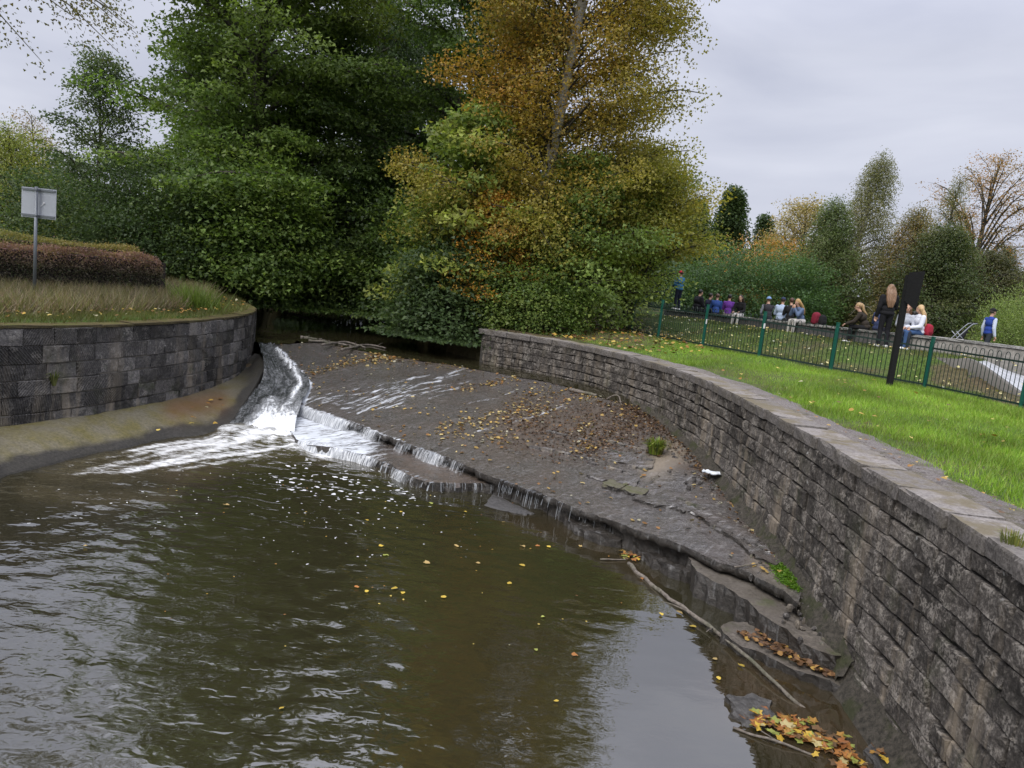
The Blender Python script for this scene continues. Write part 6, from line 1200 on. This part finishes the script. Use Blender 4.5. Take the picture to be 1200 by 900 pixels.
for (x0_, y0_), (x1_, y1_), n in rows:
    for j in range(n):
        if rnd.random() < .2: continue
        p = weir_pt(x0_ + (x1_ - x0_) * (j + .5) / n, y0_ + (y1_ - y0_) * (j + .5) / n); e0 = weir_pt(x0_, y0_); e1 = weir_pt(x1_, y1_); d = e1 - e0; L = np.linalg.norm(d[:2]) / n; a = math.atan2(d[1], d[0])
        o = link_copy(sm_[k % 6], 'sett' if k == 0 else 'sett.%03d' % k, wo_, (p[0], p[1], p[2] + .03 + rnd.uniform(-.015, .015)), (PI / 2 + .12 + rnd.uniform(-.06, .06), 0, a + PI + rnd.uniform(-.08, .08)), (L * rnd.uniform(.75, .95), .1, rnd.uniform(.11, .16))); k += 1
def tuft(name, label, c, n, h, w, r_, pal, seed, cat='plant'):
    g = np.random.default_rng(seed); a = g.uniform(0, 2 * PI, n); l = g.uniform(.15, 1.0, n); d = np.c_[np.cos(a), np.sin(a), a * 0]; B = d * (g.random(n) ** .5 * r_)[:, None]; H_ = h * g.uniform(.6, 1.1, n); V = []
    s_ = np.c_[-np.sin(a), np.cos(a), a * 0] * w * .5; m_ = B + d * (l * .25 * h)[:, None] + np.c_[a * 0, a * 0, H_ * .7]; tp = B + d * (l * .75 * h)[:, None] + np.c_[a * 0, a * 0, H_ * (1.05 - .45 * l)]
    V = np.stack([B - s_, B + s_, m_ + s_ * .8, m_ - s_ * .8, tp], 1).reshape(-1, 3); F = []
    for k in range(n): F += [(5 * k, 5 * k + 1, 5 * k + 2, 5 * k + 3), (5 * k + 3, 5 * k + 2, 5 * k + 4)]
    o = mk(name, V, F, M_grass, None, False, dict(Col=np.repeat(pick(pal, n, g) * g.uniform(.7, 1.3, (n, 1)), 5, 0)), None, tuple(c)); return tag(o, label, cat)
TG = [((.13, .19, .02), 3), ((.2, .22, .04), 2), ((.07, .1, .02), 2), ((.16, .12, .05), 1)]
tuft('grass_tuft', 'bright green grass tuft growing out of the weir', weir_pt(768, 531), 230, .34, .022, .13, TG, 601)
i = int(np.argmin((pj(np.c_[WALL_L, np.full(len(WALL_L), 1.1)])[0] - 62) ** 2 + (WALL_L[:, 1] < 9) * 1e6)); tuft('fern', 'small pale fern growing from a joint of the quay wall', (WALL_L[i, 0] + NL[i, 0] * .02, WALL_L[i, 1] + NL[i, 1] * .02, 1.02), 46, .3, .018, .03, [((.14, .15, .05), 2), ((.09, .12, .03), 2)], 602)
tuft('grass_tuft', 'small yellow tuft on the coping at the right edge', A(1188, 637, 2.19), 70, .1, .01, .09, [((.2, .2, .05), 2), ((.13, .15, .04), 2)], 603)
tuft('grass_tuft', 'small tuft at the foot of the river wall by the weir crest', weir_pt(758, 476), 60, .12, .012, .08, TG, 604)
mp_ = [(908, 640), (922, 650), (938, 678), (935, 694), (915, 683), (905, 665), (912, 655)]; q = np.array([(g.uniform(900, 942), g.uniform(636, 697)) for _ in range(9000)]); q = q[in_poly(q[:, 0], q[:, 1], mp_) & (g.random(len(q)) < .8)]
Pm = np.array([weir_pt(*a_) for a_ in q[:600]]); Pm = np.repeat(Pm, 8, 0) + np.c_[g.normal(0, .03, (len(Pm) * 8, 2)), g.uniform(0, .03, len(Pm) * 8)]
nm = len(Pm); leaf_cloud('moss', Pm, np.c_[g.normal(0, .5, (nm, 2)), np.ones(nm)], np.c_[g.normal(0, 1, (nm, 2)), g.uniform(.2, 1, nm)], .022, .016, pick([((.1, .2, .012), 3), ((.06, .13, .01), 2)], nm, g), M_grass, None, 'stuff')
n = 260; qq = smooth_poly(WALL_R[(WALL_R[:, 1] > 7) & (WALL_R[:, 1] < 17)], 400); nq = smooth_poly(NR[(WALL_R[:, 1] > 7) & (WALL_R[:, 1] < 17)], 400); b = MB()
for _ in range(n):
    i = rnd.randrange(400); d = abs(rnd.gauss(0, .22)) + .06; p = qq[i] + nq[i] * d; b.sphere((p[0], p[1], wb(*p) + .0), tuple(rnd.uniform(.015, .05) for _ in range(3)), 6, 4)
V = np.vstack(b.V); V += .012 * fbm(V * 30, 2, 9)[:, None]; mk('pebbles', V, b.F, M_sett, None, False, None, 'stuff')
# leaves on the grass
n = 700; x_ = g.uniform(0, 14, n * 4); y_ = g.uniform(14, 32, n * 4); k_ = in_poly(x_, y_, slope_poly); P_l = np.c_[x_, y_, hgt(x_, y_) + .06][k_][:n]; flat_leaves('slope_leaves', P_l, [((.5, .45, .2), 3), ((.4, .28, .08), 2), ((.5, .5, .4), .6)], .075, 310, .4)
x_ = g.uniform(0, 5, 900); y_ = g.uniform(18.5, 27, 900); k_ = ~in_poly(x_, y_, RIVER) & (dist_poly(x_, y_, WALL_R) > .7); flat_leaves('bank_leaves', np.c_[x_, y_, hgt(x_, y_) + .05][k_], LV + BR, .11, 311, .4)
x_ = g.uniform(4.3, 8, 60); y_ = g.uniform(5, 17, 60); flat_leaves('lawn_leaves', np.c_[x_, y_, hgt(x_, y_) + .06], LV, .08, 312, .3)
cc_ = WALL_R[(WALL_R[:, 1] > 4) & (WALL_R[:, 1] < 12)]; i = g.integers(0, len(cc_), 70); flat_leaves('coping_leaves', np.c_[cc_[i] + np.c_[g.uniform(.45, .75, 70), np.zeros(70)], np.full(70, 2.2)], BR + LV, .05, 313, .2, .008)
x_ = g.uniform(-9, -6.8, 500); y_ = g.uniform(10, 22, 500); k_ = (dist_poly(x_, y_, WALL_L) < 1.3) & ~in_poly(x_, y_, RIVER); flat_leaves('left_bank_leaves', np.c_[x_, y_, hgt(x_, y_) + .1][k_], LV, .07, 314, .4)
ap = [(130, 480), (240, 478), (228, 490), (245, 473), (228, 478), (260, 468), (270, 462), (280, 455), (290, 448), (185, 505), (225, 497), (250, 497), (300, 440), (248, 470), (262, 476)]; flat_leaves('apron_leaves', np.array([A(a_ + g.normal(0, 2), b_, .34) for a_, b_ in ap]), LV, .09, 315, .2)
